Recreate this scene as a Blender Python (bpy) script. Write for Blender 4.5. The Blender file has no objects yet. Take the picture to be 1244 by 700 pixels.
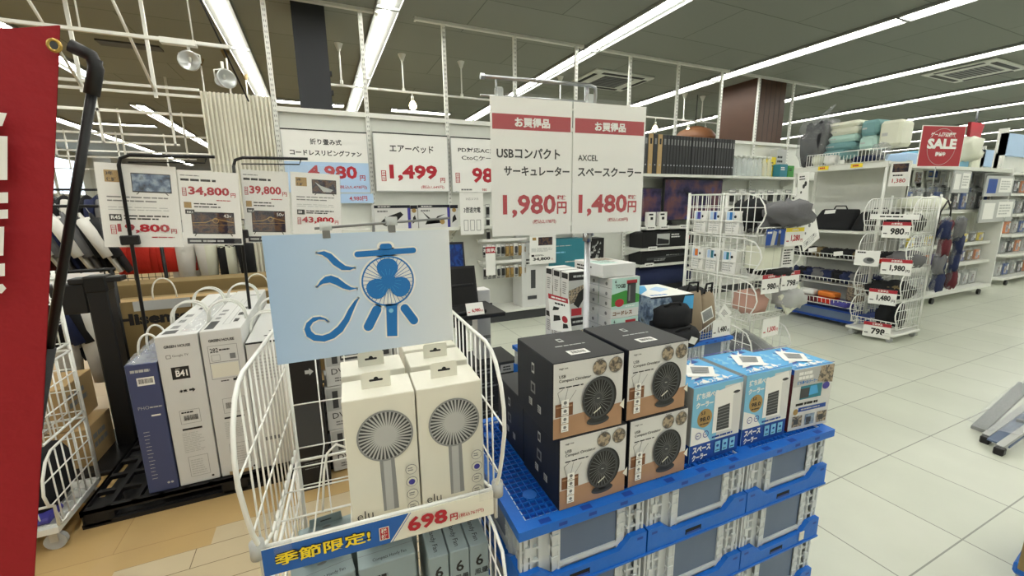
import bpy, math, random
from mathutils import Vector, Matrix
random.seed(7)
SC = bpy.context.scene
COL = SC.collection
R = math.radians
# ------------------------------------------------------------------ camera
cam = bpy.data.cameras.new('camera'); cam.sensor_fit = 'HORIZONTAL'; cam.sensor_width = 36.0
cam.lens = 36.0 * 510.2 / 1244.0
cam.clip_start = 0.02; cam.clip_end = 200
co = bpy.data.objects.new('camera', cam); COL.objects.link(co)
yaw, pit, rol = R(24.355), R(11.098), R(-0.709)
F_ = Vector((math.sin(yaw) * math.cos(pit), math.cos(yaw) * math.cos(pit), -math.sin(pit)))
r_ = Vector((math.cos(yaw), -math.sin(yaw), 0)); u_ = r_.cross(F_)
r2 = r_ * math.cos(rol) + u_ * math.sin(rol); u2 = -r_ * math.sin(rol) + u_ * math.cos(rol)
mw = Matrix((r2, u2, -F_)).transposed().to_4x4(); mw.translation = (0, 0, 1.5)
co.matrix_world = mw
SC.camera = co
# ------------------------------------------------------------------ world, exposure
w = bpy.data.worlds.new('World'); SC.world = w; w.use_nodes = True
w.node_tree.nodes['Background'].inputs[0].default_value = (0.75, 0.85, 1.0, 1)
w.node_tree.nodes['Background'].inputs[1].default_value = 1.0
SC.view_settings.view_transform = 'Standard'
SC.view_settings.look = 'None'
SC.view_settings.gamma = 1.0
SC.view_settings.use_curve_mapping = False
SC.view_settings.exposure = 0.38
LAMP = 25.0            # strength of the ceiling tubes
SC.cycles.max_bounces = 8; SC.cycles.diffuse_bounces = 5; SC.cycles.transparent_max_bounces = 24
SC.cycles.glossy_bounces = 3; SC.cycles.transmission_bounces = 4
SC.cycles.sample_clamp_indirect = 6.0
SC.cycles.use_denoising = True

# ------------------------------------------------------------------ materials
def lin(c):
    c = c / 255.0
    return c / 12.92 if c <= 0.04045 else ((c + 0.055) / 1.055) ** 2.4
def rgb(c): return (lin(c[0]), lin(c[1]), lin(c[2]), 1.0)
def M(name, c, rough=0.5, metal=0.0, spec=0.4, alpha=1.0, var=0.06, scale=9.0, emit=0.0, trans=0.0, bump=0.0, bscale=40.0):
    m = bpy.data.materials.new(name); m.use_nodes = True
    nt = m.node_tree; b = nt.nodes['Principled BSDF']
    b.inputs['Roughness'].default_value = rough; b.inputs['Metallic'].default_value = metal
    b.inputs['Specular IOR Level'].default_value = spec; b.inputs['Alpha'].default_value = alpha
    b.inputs['Transmission Weight'].default_value = trans
    base = rgb(c)
    tc = nt.nodes.new('ShaderNodeTexCoord')
    nz = nt.nodes.new('ShaderNodeTexNoise'); nz.inputs['Scale'].default_value = scale; nz.inputs['Detail'].default_value = 3
    nt.links.new(tc.outputs['Object'], nz.inputs['Vector'])
    mx = nt.nodes.new('ShaderNodeMix'); mx.data_type = 'RGBA'
    mx.inputs[6].default_value = tuple(max(0, v * (1 - var)) for v in base[:3]) + (1,)
    mx.inputs[7].default_value = tuple(min(1, v * (1 + var)) for v in base[:3]) + (1,)
    nt.links.new(nz.outputs['Fac'], mx.inputs[0])
    nt.links.new(mx.outputs[2], b.inputs['Base Color'])
    if emit:
        b.inputs['Emission Color'].default_value = base; b.inputs['Emission Strength'].default_value = emit
    if bump:
        n2 = nt.nodes.new('ShaderNodeTexNoise'); n2.inputs['Scale'].default_value = bscale; n2.inputs['Detail'].default_value = 2
        nt.links.new(tc.outputs['Object'], n2.inputs['Vector'])
        bp = nt.nodes.new('ShaderNodeBump'); bp.inputs['Strength'].default_value = bump; bp.inputs['Distance'].default_value = 0.01
        nt.links.new(n2.outputs['Fac'], bp.inputs['Height']); nt.links.new(bp.outputs['Normal'], b.inputs['Normal'])
    return m
def PM(name, cols, scale, rough=0.45):     # printed picture: patches of several colours
    m = M(name, cols[0], rough); nt = m.node_tree; b = nt.nodes['Principled BSDF']
    nz = [n for n in nt.nodes if n.type == 'TEX_NOISE'][0]; nz.inputs['Scale'].default_value = scale; nz.inputs['Detail'].default_value = 4
    rp = nt.nodes.new('ShaderNodeValToRGB'); e = rp.color_ramp.elements
    e[0].position = 0.3; e[0].color = rgb(cols[0]); e[1].position = 0.72; e[1].color = rgb(cols[-1])
    for k, c in enumerate(cols[1:-1]): q = e.new(0.3 + 0.42 * (k + 1) / (len(cols) - 1)); q.color = rgb(c)
    nt.links.new(nz.outputs['Fac'], rp.inputs[0]); nt.links.new(rp.outputs[0], b.inputs['Base Color']); return m
K = dict(
 white=M('white_paint', (225, 226, 220), 0.45), wire=M('white_coated_wire', (232, 233, 228), 0.35),
 shelf=M('white_shelf_steel', (215, 217, 210), 0.4), grey=M('grey_plastic', (140, 142, 142), 0.5),
 dgrey=M('dark_grey', (62, 64, 66), 0.5), black=M('black_plastic', (22, 22, 24), 0.45), blackm=M('black_metal', (20, 20, 21), 0.4, 0.2),
 matblack=M('matt_black_card', (44, 45, 47), 0.55), navycard=M('black_side_card', (20, 24, 34), 0.5),
 paper=M('white_paper', (232, 232, 228), 0.55, var=0.02), sleeve=M('clear_plastic_sleeve', (235, 238, 238), 0.12, alpha=0.09, spec=0.6, bump=0.25, bscale=14),
 wrap=M('clear_shrink_wrap', (225, 230, 235), 0.15, alpha=0.35, spec=0.8, bump=0.8, bscale=18),
 red=M('red_print', (165, 38, 50), 0.5), price=M('red_price_ink', (172, 34, 48), 0.5), ink=M('black_ink', (28, 28, 30), 0.55), gink=M('grey_ink', (120, 122, 122), 0.55),
 lgink=M('light_grey_ink', (180, 182, 180), 0.55),
 banner=M('red_banner_cloth', (146, 20, 30), 0.7, bump=0.15, bscale=60), gold=M('gold_print', (165, 135, 80), 0.45), brass=M('brass', (190, 160, 90), 0.3, 0.9),
 chrome=M('chrome', (170, 172, 176), 0.28, 1.0), steel=M('galvanised_steel', (190, 192, 190), 0.35, 0.6),
 blue=M('blue_crate_plastic', (24, 102, 196), 0.4, bump=0.1), dblue=M('dark_blue_mesh', (14, 60, 150), 0.45),
 crate=M('clear_crate_plastic', (204, 210, 212), 0.3, alpha=0.93), cratepane=M('clear_crate_window', (96, 112, 138), 0.3, alpha=0.92, bump=0.15, bscale=10),
 signblue=M('pale_blue_print', (172, 200, 232), 0.5, var=0.02), inkblue=M('blue_print', (32, 112, 182), 0.5, var=0.02), deepblue=M('deep_blue_print', (24, 70, 150), 0.5), purple=M('violet_print', (70, 66, 150), 0.5),
 stripblue=M('royal_blue_print', (28, 92, 170), 0.4), yellow=M('yellow_print', (238, 214, 50), 0.5),
 cream=M('cream_card', (222, 220, 206), 0.5, var=0.02), bgrey=M('blue_grey_card', (146, 162, 166), 0.55), tvbox=M('white_corrugated_card', (208, 209, 207), 0.55, var=0.03),
 tvblue=M('slate_blue_card', (66, 75, 112), 0.4), kraft=M('kraft_card', (176, 148, 104), 0.65), kraftd=M('dark_kraft_card', (132, 112, 72), 0.65), teal=M('teal_print', (46, 122, 138), 0.5), green=M('green_print', (60, 140, 60), 0.5),
 wood=M('wood_print', (168, 132, 102), 0.5, var=0.15, scale=14), brownprint=M('brown_print', (120, 80, 52), 0.5), sky=M('light_blue_print', (122, 186, 218), 0.4), cyan=M('cyan_print', (70, 160, 214), 0.4),
 photo=PM('night_photo_print', [(22, 22, 34), (38, 34, 52), (96, 70, 50), (30, 34, 60)], 26), photob=PM('landscape_photo_print', [(38, 48, 58), (84, 104, 132), (150, 168, 186), (58, 62, 54)], 20), photoc=PM('product_photo_print', [(96, 80, 62), (176, 160, 136), (60, 56, 52), (200, 192, 178)], 60),
 screen=PM('dark_screen', [(20, 20, 30), (58, 50, 84), (104, 70, 74), (52, 62, 120)], 3.2, 0.1), screenb=PM('blue_screen', [(14, 24, 60), (30, 70, 150), (20, 40, 100), (40, 90, 160)], 14, 0.12), mixprint=PM('mixed_colour_print', [(40, 70, 130), (190, 196, 204), (120, 70, 60), (70, 130, 120)], 34),
 fabric_black=M('black_cloth', (24, 25, 28), 0.85, bump=0.5, bscale=12), fabric_navy=M('navy_cloth', (28, 38, 74), 0.8, bump=0.4), beige=M('beige_cloth', (150, 134, 112), 0.85, bump=0.4, bscale=14), pink=M('dusty_pink_cloth', (186, 146, 132), 0.85, bump=0.4),
 greycloth=M('grey_cloth', (104, 104, 106), 0.85, bump=0.4), whitecloth=M('white_cloth', (214, 212, 206), 0.85, bump=0.4), redcloth=M('red_cloth', (205, 50, 36), 0.85, bump=0.4), maroon=M('maroon_cloth', (92, 34, 42), 0.85), mint=M('mint_plastic', (176, 208, 200), 0.5), tealp=M('teal_plastic', (112, 154, 156), 0.5), offwhite=M('off_white_plastic', (216, 218, 200), 0.5), khaki=M('khaki_cloth', (120, 104, 70), 0.85),
 orange=M('orange_plastic', (214, 120, 46), 0.5), bagclear=M('clear_bag_film', (190, 194, 198), 0.1, alpha=0.24, spec=0.9, bump=1.0, bscale=25),
 brownpil=M('brown_wood_panel', (80, 56, 44), 0.5, var=0.15, scale=5), darkpil=M('dark_pillar_panel', (40, 42, 46), 0.5), caster=M('caster_grey', (170, 172, 172), 0.4),
 corr=M('ribbed_cream_panel', (226, 223, 210), 0.55), tube=M('lamp_tube', (255, 254, 245), 0.4, var=0.0, emit=LAMP), tray=M('white_reflector', (150, 152, 149), 0.5),
 bulb=M('warm_bulb', (255, 236, 190), 0.4, var=0.0, emit=10.0), window=M('window_daylight', (215, 230, 245), 0.3, var=0.2, scale=1.0, emit=2.0), glass=M('clear_glass', (225, 232, 232), 0.05, alpha=0.35, spec=0.8), holeblack=M('slot_black', (12, 12, 13), 0.7),
)
# ------------------------------------------------------------------ mesh builder
_TXT = {}
def text_mesh(s, bold):
    k = (s, bold)
    if k not in _TXT:
        c = bpy.data.curves.new('lettering', 'FONT'); c.body = s; c.size = 1.0; c.resolution_u = 2; c.offset = bold
        o = bpy.data.objects.new('lettering', c); COL.objects.link(o)
        bpy.context.view_layer.update()
        m = bpy.data.meshes.new_from_object(o.evaluated_get(bpy.context.evaluated_depsgraph_get()))
        vs = [(v.co.x, v.co.y) for v in m.vertices]; fs = [tuple(p.vertices) for p in m.polygons]
        x0 = min(v[0] for v in vs); x1 = max(v[0] for v in vs); y0 = min(v[1] for v in vs); y1 = max(v[1] for v in vs)
        _TXT[k] = ([((a - x0), (b - y0)) for a, b in vs], fs, x1 - x0, y1 - y0)
        bpy.data.objects.remove(o); bpy.data.curves.remove(c); bpy.data.meshes.remove(m)
    return _TXT[k]
class MB:
    def __init__(s): s.v = []; s.f = []; s.mi = []; s.mats = []; s.sm = []
    def m(s, mat):
        mat = K[mat] if isinstance(mat, str) else mat
        if mat not in s.mats: s.mats.append(mat)
        return s.mats.index(mat)
    def add(s, vs, fs, mat, smooth=False):
        o = len(s.v); i = s.m(mat)
        s.v += [tuple(p) for p in vs]
        for f in fs: s.f.append(tuple(o + q for q in f)); s.mi.append(i); s.sm.append(smooth)
    def box(s, a, b, mat):
        x0, y0, z0 = a; x1, y1, z1 = b
        s.hexa([(x0, y0, z0), (x1, y0, z0), (x1, y1, z0), (x0, y1, z0), (x0, y0, z1), (x1, y0, z1), (x1, y1, z1), (x0, y1, z1)], mat)
    def hexa(s, p, mat): s.add(p, [(3, 2, 1, 0), (4, 5, 6, 7), (0, 1, 5, 4), (1, 2, 6, 5), (2, 3, 7, 6), (3, 0, 4, 7)], mat)
    def quad(s, p, mat): s.add(p, [tuple(range(len(p)))], mat)
    def bevbox(s, a, b, mat, r=0.005):      # box with chamfered edges
        x0, y0, z0 = a; x1, y1, z1 = b; r = min(r, (x1 - x0) / 2.2, (y1 - y0) / 2.2, (z1 - z0) / 2.2)
        def ring(z, q): return [(x0 + r, y0 + q, z), (x1 - r, y0 + q, z), (x1 - q, y0 + r, z), (x1 - q, y1 - r, z), (x1 - r, y1 - q, z), (x0 + r, y1 - q, z), (x0 + q, y1 - r, z), (x0 + q, y0 + r, z)]
        rs = [ring(z0, r * 0.7), ring(z0 + r, 0), ring(z1 - r, 0), ring(z1, r * 0.7)]
        s.loft(rs, mat)
    def loft(s, rings, mat, cap=True, smooth=False, closed=True):
        n = len(rings[0]); vs = [p for r in rings for p in r]; fs = []
        for k in range(len(rings) - 1):
            for i in range(n if closed else n - 1):
                j = (i + 1) % n
                fs.append((k * n + i, k * n + j, (k + 1) * n + j, (k + 1) * n + i))
        if cap and closed:
            fs.append(tuple(reversed(range(n)))); fs.append(tuple((len(rings) - 1) * n + i for i in range(n)))
        s.add(vs, fs, mat, smooth)
    def tube(s, pts, r, mat, n=6, closed=False, smooth=True):
        pts = [Vector(p) for p in pts]; N = len(pts); rings = []; prev = None
        for i in range(N):
            if closed: t = pts[(i + 1) % N] - pts[i - 1]
            else: t = pts[min(i + 1, N - 1)] - pts[max(i - 1, 0)]
            if t.length < 1e-9: t = Vector((0, 0, 1))
            t.normalize()
            if prev is None: a = Vector((0, 0, 1)).cross(t) if abs(t.z) < 0.9 else Vector((1, 0, 0)).cross(t)
            else: a = prev - t * prev.dot(t)
            if a.length < 1e-6: a = t.orthogonal()
            a.normalize(); prev = a; b = t.cross(a)
            rr = r[i] if isinstance(r, (list, tuple)) else r
            rings.append([pts[i] + (a * math.cos(6.28318 * k / n) + b * math.sin(6.28318 * k / n)) * rr for k in range(n)])
        if closed: rings.append(rings[0])
        s.loft(rings, mat, cap=not closed, smooth=smooth)
    def rod(s, a, b, r, mat, n=6): s.tube([a, b], r, mat, n)
    def cyl(s, c, r, h, mat, n=20, axis='z', r1=None):
        r1 = r if r1 is None else r1
        def P(rr, ang, t):
            x, y = rr * math.cos(ang), rr * math.sin(ang)
            return {'z': (c[0] + x, c[1] + y, c[2] + t), 'x': (c[0] + t, c[1] + x, c[2] + y), 'y': (c[0] + x, c[1] - t, c[2] + y)}[axis]
        s.loft([[P(r, 6.28318 * k / n, 0) for k in range(n)], [P(r1, 6.28318 * k / n, h) for k in range(n)]], mat)
    def lathe(s, c, prof, mat, n=20, sx=1, sy=1):
        s.loft([[(c[0] + r * sx * math.cos(6.28318 * k / n), c[1] + r * sy * math.sin(6.28318 * k / n), c[2] + z) for k in range(n)] for r, z in prof], mat, smooth=True)
    def blob(s, c, rx, ry, rz, mat, nu=14, nv=8, jit=0.12, p=1.0, seed=None):   # rounded lumpy body
        rnd = random.Random(seed if seed is not None else hash((round(c[0], 3), round(c[1], 3))) & 0xffff)
        rings = []
        for j in range(1, nv):
            th = math.pi * j / nv; ring = []
            for i in range(nu):
                ph = 6.28318 * i / nu; q = 1 + rnd.uniform(-jit, jit)
                sg = lambda v: math.copysign(abs(v) ** p, v)
                ring.append((c[0] + rx * q * sg(math.sin(th)) * sg(math.cos(ph)), c[1] + ry * q * sg(math.sin(th)) * sg(math.sin(ph)), c[2] - rz * q * sg(math.cos(th))))
            rings.append(ring)
        s.loft(rings, mat, smooth=True)
    def prism(s, o, u, v, poly, t, mat):    # extruded polygon: front face at o, thickness t backwards
        o, u, v = Vector(o), Vector(u), Vector(v); n = u.cross(v).normalized()
        fr = [o + u * a + v * b for a, b in poly]; bk = [p - n * t for p in fr]
        s.loft([bk, fr], mat)
    def build(s, name, parent=None, loc=None, rz=0.0):
        me = bpy.data.meshes.new(name); me.from_pydata(s.v, [], s.f)
        for mt in s.mats: me.materials.append(mt)
        me.polygons.foreach_set('material_index', s.mi); me.polygons.foreach_set('use_smooth', s.sm)
        me.update()
        o = bpy.data.objects.new(name, me); COL.objects.link(o)
        if parent is not None: o.parent = parent
        if loc is not None: o.location = loc
        if rz: o.rotation_euler = (0, 0, rz)
        return o
class Face:                                   # flat print laid on a surface: u, v in metres from a corner
    def __init__(s, mb, o, u=(1, 0, 0), v=(0, 0, 1), eps=0.0004):
        s.mb = mb; s.o = Vector(o); s.u = Vector(u).normalized(); s.v = Vector(v).normalized(); s.n = s.u.cross(s.v); s.e = eps; s.k = 1
    def P(s, a, b): return s.o + s.u * a + s.v * b + s.n * (s.e * s.k)
    def up(s): s.k += 1; return s
    def poly(s, pts, mat): s.mb.quad([s.P(a, b) for a, b in pts], mat)
    def rect(s, x0, y0, x1, y1, mat): s.poly([(x0, y0), (x1, y0), (x1, y1), (x0, y1)], mat)
    def disc(s, x, y, r, mat, ry=None, n=24): ry = ry or r; s.poly([(x + r * math.cos(6.28318 * k / n), y + ry * math.sin(6.28318 * k / n)) for k in range(n)], mat)
    def ring(s, x, y, r0, r1, mat, n=28):
        vs = [s.P(x + q * math.cos(6.28318 * k / n), y + q * math.sin(6.28318 * k / n)) for q in (r0, r1) for k in range(n)]
        s.mb.add(vs, [(k, n + k, n + (k + 1) % n, (k + 1) % n)[::-1] for k in range(n)], mat)
    def line(s, pts, wd, mat, closed=False):
        q = list(pts) + ([pts[0]] if closed else [])
        for (a, b), (c, d) in zip(q, q[1:]):
            L = math.hypot(c - a, d - b) or 1; nx, ny = -(d - b) / L * wd / 2, (c - a) / L * wd / 2
            s.poly([(a - nx, b - ny), (c - nx, d - ny), (c + nx, d + ny), (a + nx, b + ny)], mat)
    def capsule(s, x0, y0, x1, y1, wd, mat):
        a = math.atan2(y1 - y0, x1 - x0); r = wd / 2; n = 8; pts = []
        for k in range(n + 1): t = a + math.pi / 2 + math.pi * k / n; pts.append((x0 + r * math.cos(t), y0 + r * math.sin(t)))
        for k in range(n + 1): t = a - math.pi / 2 + math.pi * k / n; pts.append((x1 + r * math.cos(t), y1 + r * math.sin(t)))
        s.poly(pts, mat)
    def text(s, t, x, y, h, mat, bold=0.0, w=None, rot=0.0, center=False):   # (x, y) lower left of the lettering, h its height
        vs, fs, W, H = text_mesh(t, bold); sy = h / H; sx = (w / W) if w else sy
        ox = -W * sx / 2 if center else 0.0; c, sn = math.cos(rot), math.sin(rot)
        s.mb.add([s.P(x + (a * sx + ox) * c - b * sy * sn, y + (a * sx + ox) * sn + b * sy * c) for a, b in vs], fs, mat)
    def bars(s, x0, y0, x1, y1, n, mat, seed=1, fill=0.5):                   # lines of print too small to read
        rnd = random.Random(seed); hgt = (y1 - y0) / n
        for k in range(n):
            x = x0; y = y0 + hgt * (k + (1 - fill) / 2)
            end = x0 + (x1 - x0) * rnd.uniform(0.7, 1.0)
            while x < end - 1e-6:
                L = min(rnd.uniform(0.06, 0.3) * (x1 - x0), end - x); s.rect(x, y, x + L * 0.86, y + hgt * fill, mat); x += L
    def barcode(s, x0, y0, x1, y1, seed=1):
        rnd = random.Random(seed); x = x0; W = x1 - x0
        while x < x1:
            b = W * rnd.uniform(0.012, 0.04); s.rect(x, y0, min(x + b, x1), y1, 'ink'); x += b + W * rnd.uniform(0.012, 0.04)
# ------------------------------------------------------------------ objects
def tag(o, label, cat, group=None):
    o['label'] = label; o['category'] = cat
    if group: o['group'] = group
    return o
def thing(name, label, cat, loc=(0, 0, 0), rz=0.0, group=None):
    o = bpy.data.objects.new(name, None); o.empty_display_size = 0.05; COL.objects.link(o)
    o.location = loc; o.rotation_euler = (0, 0, rz)
    return tag(o, label, cat, group)
def struct(o): o['kind'] = 'structure'; return o
def kids(o): return [c for c in bpy.data.objects if c.parent == o]
def dup(o, loc, rz=None, label=None, group=None):
    def cp(a, p):
        c = a.copy(); COL.objects.link(c); c.parent = p
        for k in KID.get(a.name) or KID.setdefault(a.name, kids(a)): cp(k, c)
        return c
    c = cp(o, None); c.location = loc
    if rz is not None: c.rotation_euler = (0, 0, rz)
    if label: c['label'] = label
    if group: c['group'] = group
    return c
KID = {}
# ================================================================== the room
def floor_mat(kind):
    m = bpy.data.materials.new(kind); m.use_nodes = True; nt = m.node_tree; L = nt.links.new; N = nt.nodes.new
    b = nt.nodes['Principled BSDF']; tc = N('ShaderNodeTexCoord'); mp = N('ShaderNodeMapping'); L(tc.outputs['Object'], mp.inputs[0])
    br = N('ShaderNodeTexBrick'); L(mp.outputs[0], br.inputs['Vector'])
    nz = N('ShaderNodeTexNoise'); nz.inputs['Detail'].default_value = 5; L(tc.outputs['Object'], nz.inputs['Vector'])
    if kind == 'pale_vinyl_tiles':
        mp.inputs['Location'].default_value = (-3.487, -1.147 + 0.49, 0)
        br.offset = 0.0; br.inputs['Scale'].default_value = 1.0; br.inputs['Brick Width'].default_value = 0.49; br.inputs['Row Height'].default_value = 0.49
        br.inputs['Mortar Size'].default_value = 0.0035; br.inputs['Mortar Smooth'].default_value = 0.2
        br.inputs['Color1'].default_value = rgb((198, 202, 187)); br.inputs['Color2'].default_value = rgb((203, 206, 192)); br.inputs['Mortar'].default_value = rgb((140, 142, 132))
        nz.inputs['Scale'].default_value = 2.2; f0, f1 = 0.86, 1.08; b.inputs['Roughness'].default_value = 0.28
    else:
        br.offset = 0.37; br.inputs['Scale'].default_value = 1.0; br.inputs['Brick Width'].default_value = 0.9; br.inputs['Row Height'].default_value = 0.12
        br.inputs['Mortar Size'].default_value = 0.0018
        bg = kind[0] == 'b'; br.inputs['Color1'].default_value = rgb((192, 176, 144) if bg else (180, 150, 100)); br.inputs['Color2'].default_value = rgb((200, 185, 156) if bg else (186, 157, 107)); br.inputs['Mortar'].default_value = rgb((112, 96, 70) if bg else (160, 130, 84))
        if not bg: br.inputs['Brick Width'].default_value = 1.8; br.inputs['Row Height'].default_value = .36
        mp.inputs['Location'].default_value = (0.3, -0.04, 0)
        nz.inputs['Scale'].default_value = 5.0; f0, f1 = 0.9, 1.08; b.inputs['Roughness'].default_value = 0.3
    mr = N('ShaderNodeMapRange'); mr.inputs[3].default_value = f0; mr.inputs[4].default_value = f1; L(nz.outputs['Fac'], mr.inputs[0])
    mx = N('ShaderNodeMix'); mx.data_type = 'RGBA'; mx.blend_type = 'MULTIPLY'; mx.inputs[0].default_value = 1.0
    L(br.outputs['Color'], mx.inputs[6]); L(mr.outputs[0], mx.inputs[7]); L(mx.outputs[2], b.inputs['Base Color'])
    b.inputs['Specular IOR Level'].default_value = 0.35
    return m
FT, FW, FB = floor_mat('pale_vinyl_tiles'), floor_mat('yellow_wood_planks'), floor_mat('beige_wood_planks')
X0, X1, Y0, Y1, HC = -8.0, 26.0, -6.0, 30.0, 3.62
mb = MB(); mb.box((0.95, Y0, -0.1), (X1, Y1, 0), FT); struct(mb.build('floor'))
mb = MB(); mb.box((X0, Y0, -0.1), (0.95, Y1, 0), FW); struct(mb.build('floor.001'))
mb = MB(); mb.box((-0.92, Y0, 0), (0.95, 2.08, .0012), FB); mb.box((-0.58, 2.08, 0), (0.95, 2.20, .0012), FB); struct(mb.build('floor.002'))
mb = MB(); mb.box((0.92, Y0, 0.0), (0.98, Y1, 0.003), 'grey'); struct(mb.build('trim_1'))
cm = bpy.data.materials.new('grey_ceiling_board'); cm.use_nodes = True
nt = cm.node_tree; b = nt.nodes['Principled BSDF']; tc = nt.nodes.new('ShaderNodeTexCoord'); br = nt.nodes.new('ShaderNodeTexBrick')
nt.links.new(tc.outputs['Object'], br.inputs['Vector']); br.inputs['Scale'].default_value = 1.0; br.inputs['Brick Width'].default_value = 1.82; br.inputs['Row Height'].default_value = 0.91
br.inputs['Mortar Size'].default_value = 0.006; br.inputs['Color1'].default_value = rgb((136, 139, 132)); br.inputs['Color2'].default_value = rgb((141, 144, 137)); br.inputs['Mortar'].default_value = rgb((108, 111, 105))
nt.links.new(br.outputs['Color'], b.inputs['Base Color']); b.inputs['Roughness'].default_value = 0.9; b.inputs['Specular IOR Level'].default_value = 0.1
mb = MB(); mb.box((X0, Y0, HC), (X1, Y1, HC + 0.1), cm); struct(mb.build('ceiling'))
WALL = M('pale_wall_paint', (205, 206, 198), 0.7)
for nm, a, c in (('wall_left', (X0 - 0.1, Y0, 0), (X0, Y1, HC)), ('wall_right', (X1, Y0, 0), (X1 + 0.1, Y1, HC)), ('wall_back', (X0, Y1, 0), (X1, Y1 + 0.1, HC)), ('wall_front', (X0, Y0 - 0.1, 0), (X1, Y0, HC))):
    mb = MB(); mb.box(a, c, WALL); struct(mb.build(nm))
for k, (x0, x1, z0, z1) in enumerate([(15.0, 17.2, .8, 1.9), (17.4, 19.6, .8, 1.9), (19.8, 21.6, .8, 1.9), (17.4, 19.6, 2.1, 3.3), (19.8, 21.6, 2.1, 3.3)]):
    mb = MB(); y = X0 + .05
    mb.box((X0 + .01, x0, z0), (X0 + .02, x1, z1), 'window')
    for a, c in (((x0 - .05, y - .04, z0 - .05), (x0, y, z1 + .05)), ((x1, y - .04, z0 - .05), (x1 + .05, y, z1 + .05)), ((x0, y - .04, z0 - .05), (x1, y, z0)), ((x0, y - .04, z1), (x1, y, z1 + .05))): mb.box((X0, a[0], a[2]), (X0 + .05, c[0], c[2]), 'white')
    struct(mb.build('window_%d' % (k + 1)))
# pillars
mb = MB(); mb.box((-0.065, 5.36, 0), (0.26, 5.7, HC), 'darkpil')
for z in (2.75, 2.95): mb.box((0.26, 5.45, z), (0.285, 5.5, z + 0.05), 'black')
struct(mb.build('pillar'))
mb = MB(); mb.box((7.14, 5.36, 0), (7.93, 6.1, HC), 'brownpil')
for k in range(1, 6): mb.box((7.14 + k * 0.13, 5.357, 0), (7.143 + k * 0.13, 5.36, HC), 'dgrey')
struct(mb.build('pillar.001'))
mb = MB(); mb.box((-8.0, 22.4, 0), (-7.3, 23.2, HC), WALL)
struct(mb.build('pillar.002'))
# ribbed cream screen left of the first sign
mb = MB()
n = 18
for k in range(n):
    x = -0.95 + k * 0.0368
    mb.loft([[(x, 5.3, z), (x + .006, 5.265, z), (x + .021, 5.26, z), (x + .028, 5.295, z), (x + .0368, 5.3, z), (x + .0368, 5.33, z), (x, 5.33, z)] for z in (0.0, 2.64)], 'corr')
struct(mb.build('wall_panel'))
# ---------------------------------------------------------------- strip lights
def strip_light(Lg):
    t = thing('strip_light', 'x', 'ceiling light')
    a = MB(); h = Lg / 2 - 0.012
    prof = [(-0.125, 0.0), (-0.125, -0.016), (-0.05, -0.008), (-0.045, 0.0)]
    a.loft([[(x, y, z) for x, z in prof] for y in (-h, h)], 'tray')
    a.loft([[(-x, y, z) for x, z in reversed(prof)] for y in (-h, h)], 'tray')
    for sx in (-0.125, 0.1215): a.box((sx, -h, -0.045), (sx + 0.0035, h, 0), 'tray')
    for y in (-h, h - 0.004): a.box((-0.125, y, -0.045), (0.125, y + 0.004, 0), 'tray')
    a.build('reflector_tray', t)
    a = MB(); pr = [(-0.036, 0.0), (-0.036, -0.022), (-0.028, -0.036), (0.028, -0.036), (0.036, -0.022), (0.036, 0.0)]
    a.loft([[(x, y, z) for x, z in pr] for y in (-h + .01, h - .01)], 'tube'); a.build('lamp_tube', t)
    return t
LU = 2.66
proto = strip_light(LU)
ROWS = [(-5.3, 'far left', -3, 6), (-3.12, 'second from the left windows', -3, 5), (-0.745, 'left of the dark pillar', -3, 3), (0.878, 'right of the dark pillar', -3, 3), (3.63, 'running above the red-headed double price sign', -3, 3), (6.44, 'running over the tower of mesh baskets', -3, 3), (9.13, 'ending right of the brown pillar', -3, 3), (11.73, 'second beyond the brown pillar', -3, 3), (14.35, 'third beyond the brown pillar', -3, 3), (17.0, 'fourth beyond the brown pillar', -3, 3), (19.7, 'fifth beyond the brown pillar', -3, 3), (22.4, 'farthest right, beyond the sale sign', -3, 3)]
first = True
ENDY = [25.4, 9.64, 9.7, 10.4, 10.62, 8.35, 10.6, 10.6, 10.6, 10.6, 10.6, 10.6]
for (x, nm, k0, k1), ye in zip(ROWS, ENDY):
    y = ye - LU / 2; k = 0
    while y > Y0 + LU / 2:
        lb = 'white fluorescent strip light of the ceiling row %s' % nm
        if first: proto.location = (x, y, HC); proto['label'] = lb; proto['group'] = 'ceiling row ' + nm; first = False
        else: dup(proto, (x, y, HC), label=lb, group='ceiling row ' + nm)
        y -= LU; k += 1
for x, y in ((0.04, 9.97), (2.32, 9.97), (-4.2, 14.0)):
    dup(proto, (x, y, HC), R(90), label='white strip light running crosswise on the ceiling behind the shelving', group='crosswise strip lights').scale = (1, .5, 1)
for k in range(3): dup(proto, (-3.12, 12.65 + k * LU, HC), label='white strip light of the row second from the windows, beyond the gap', group='row beyond the gap')
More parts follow.
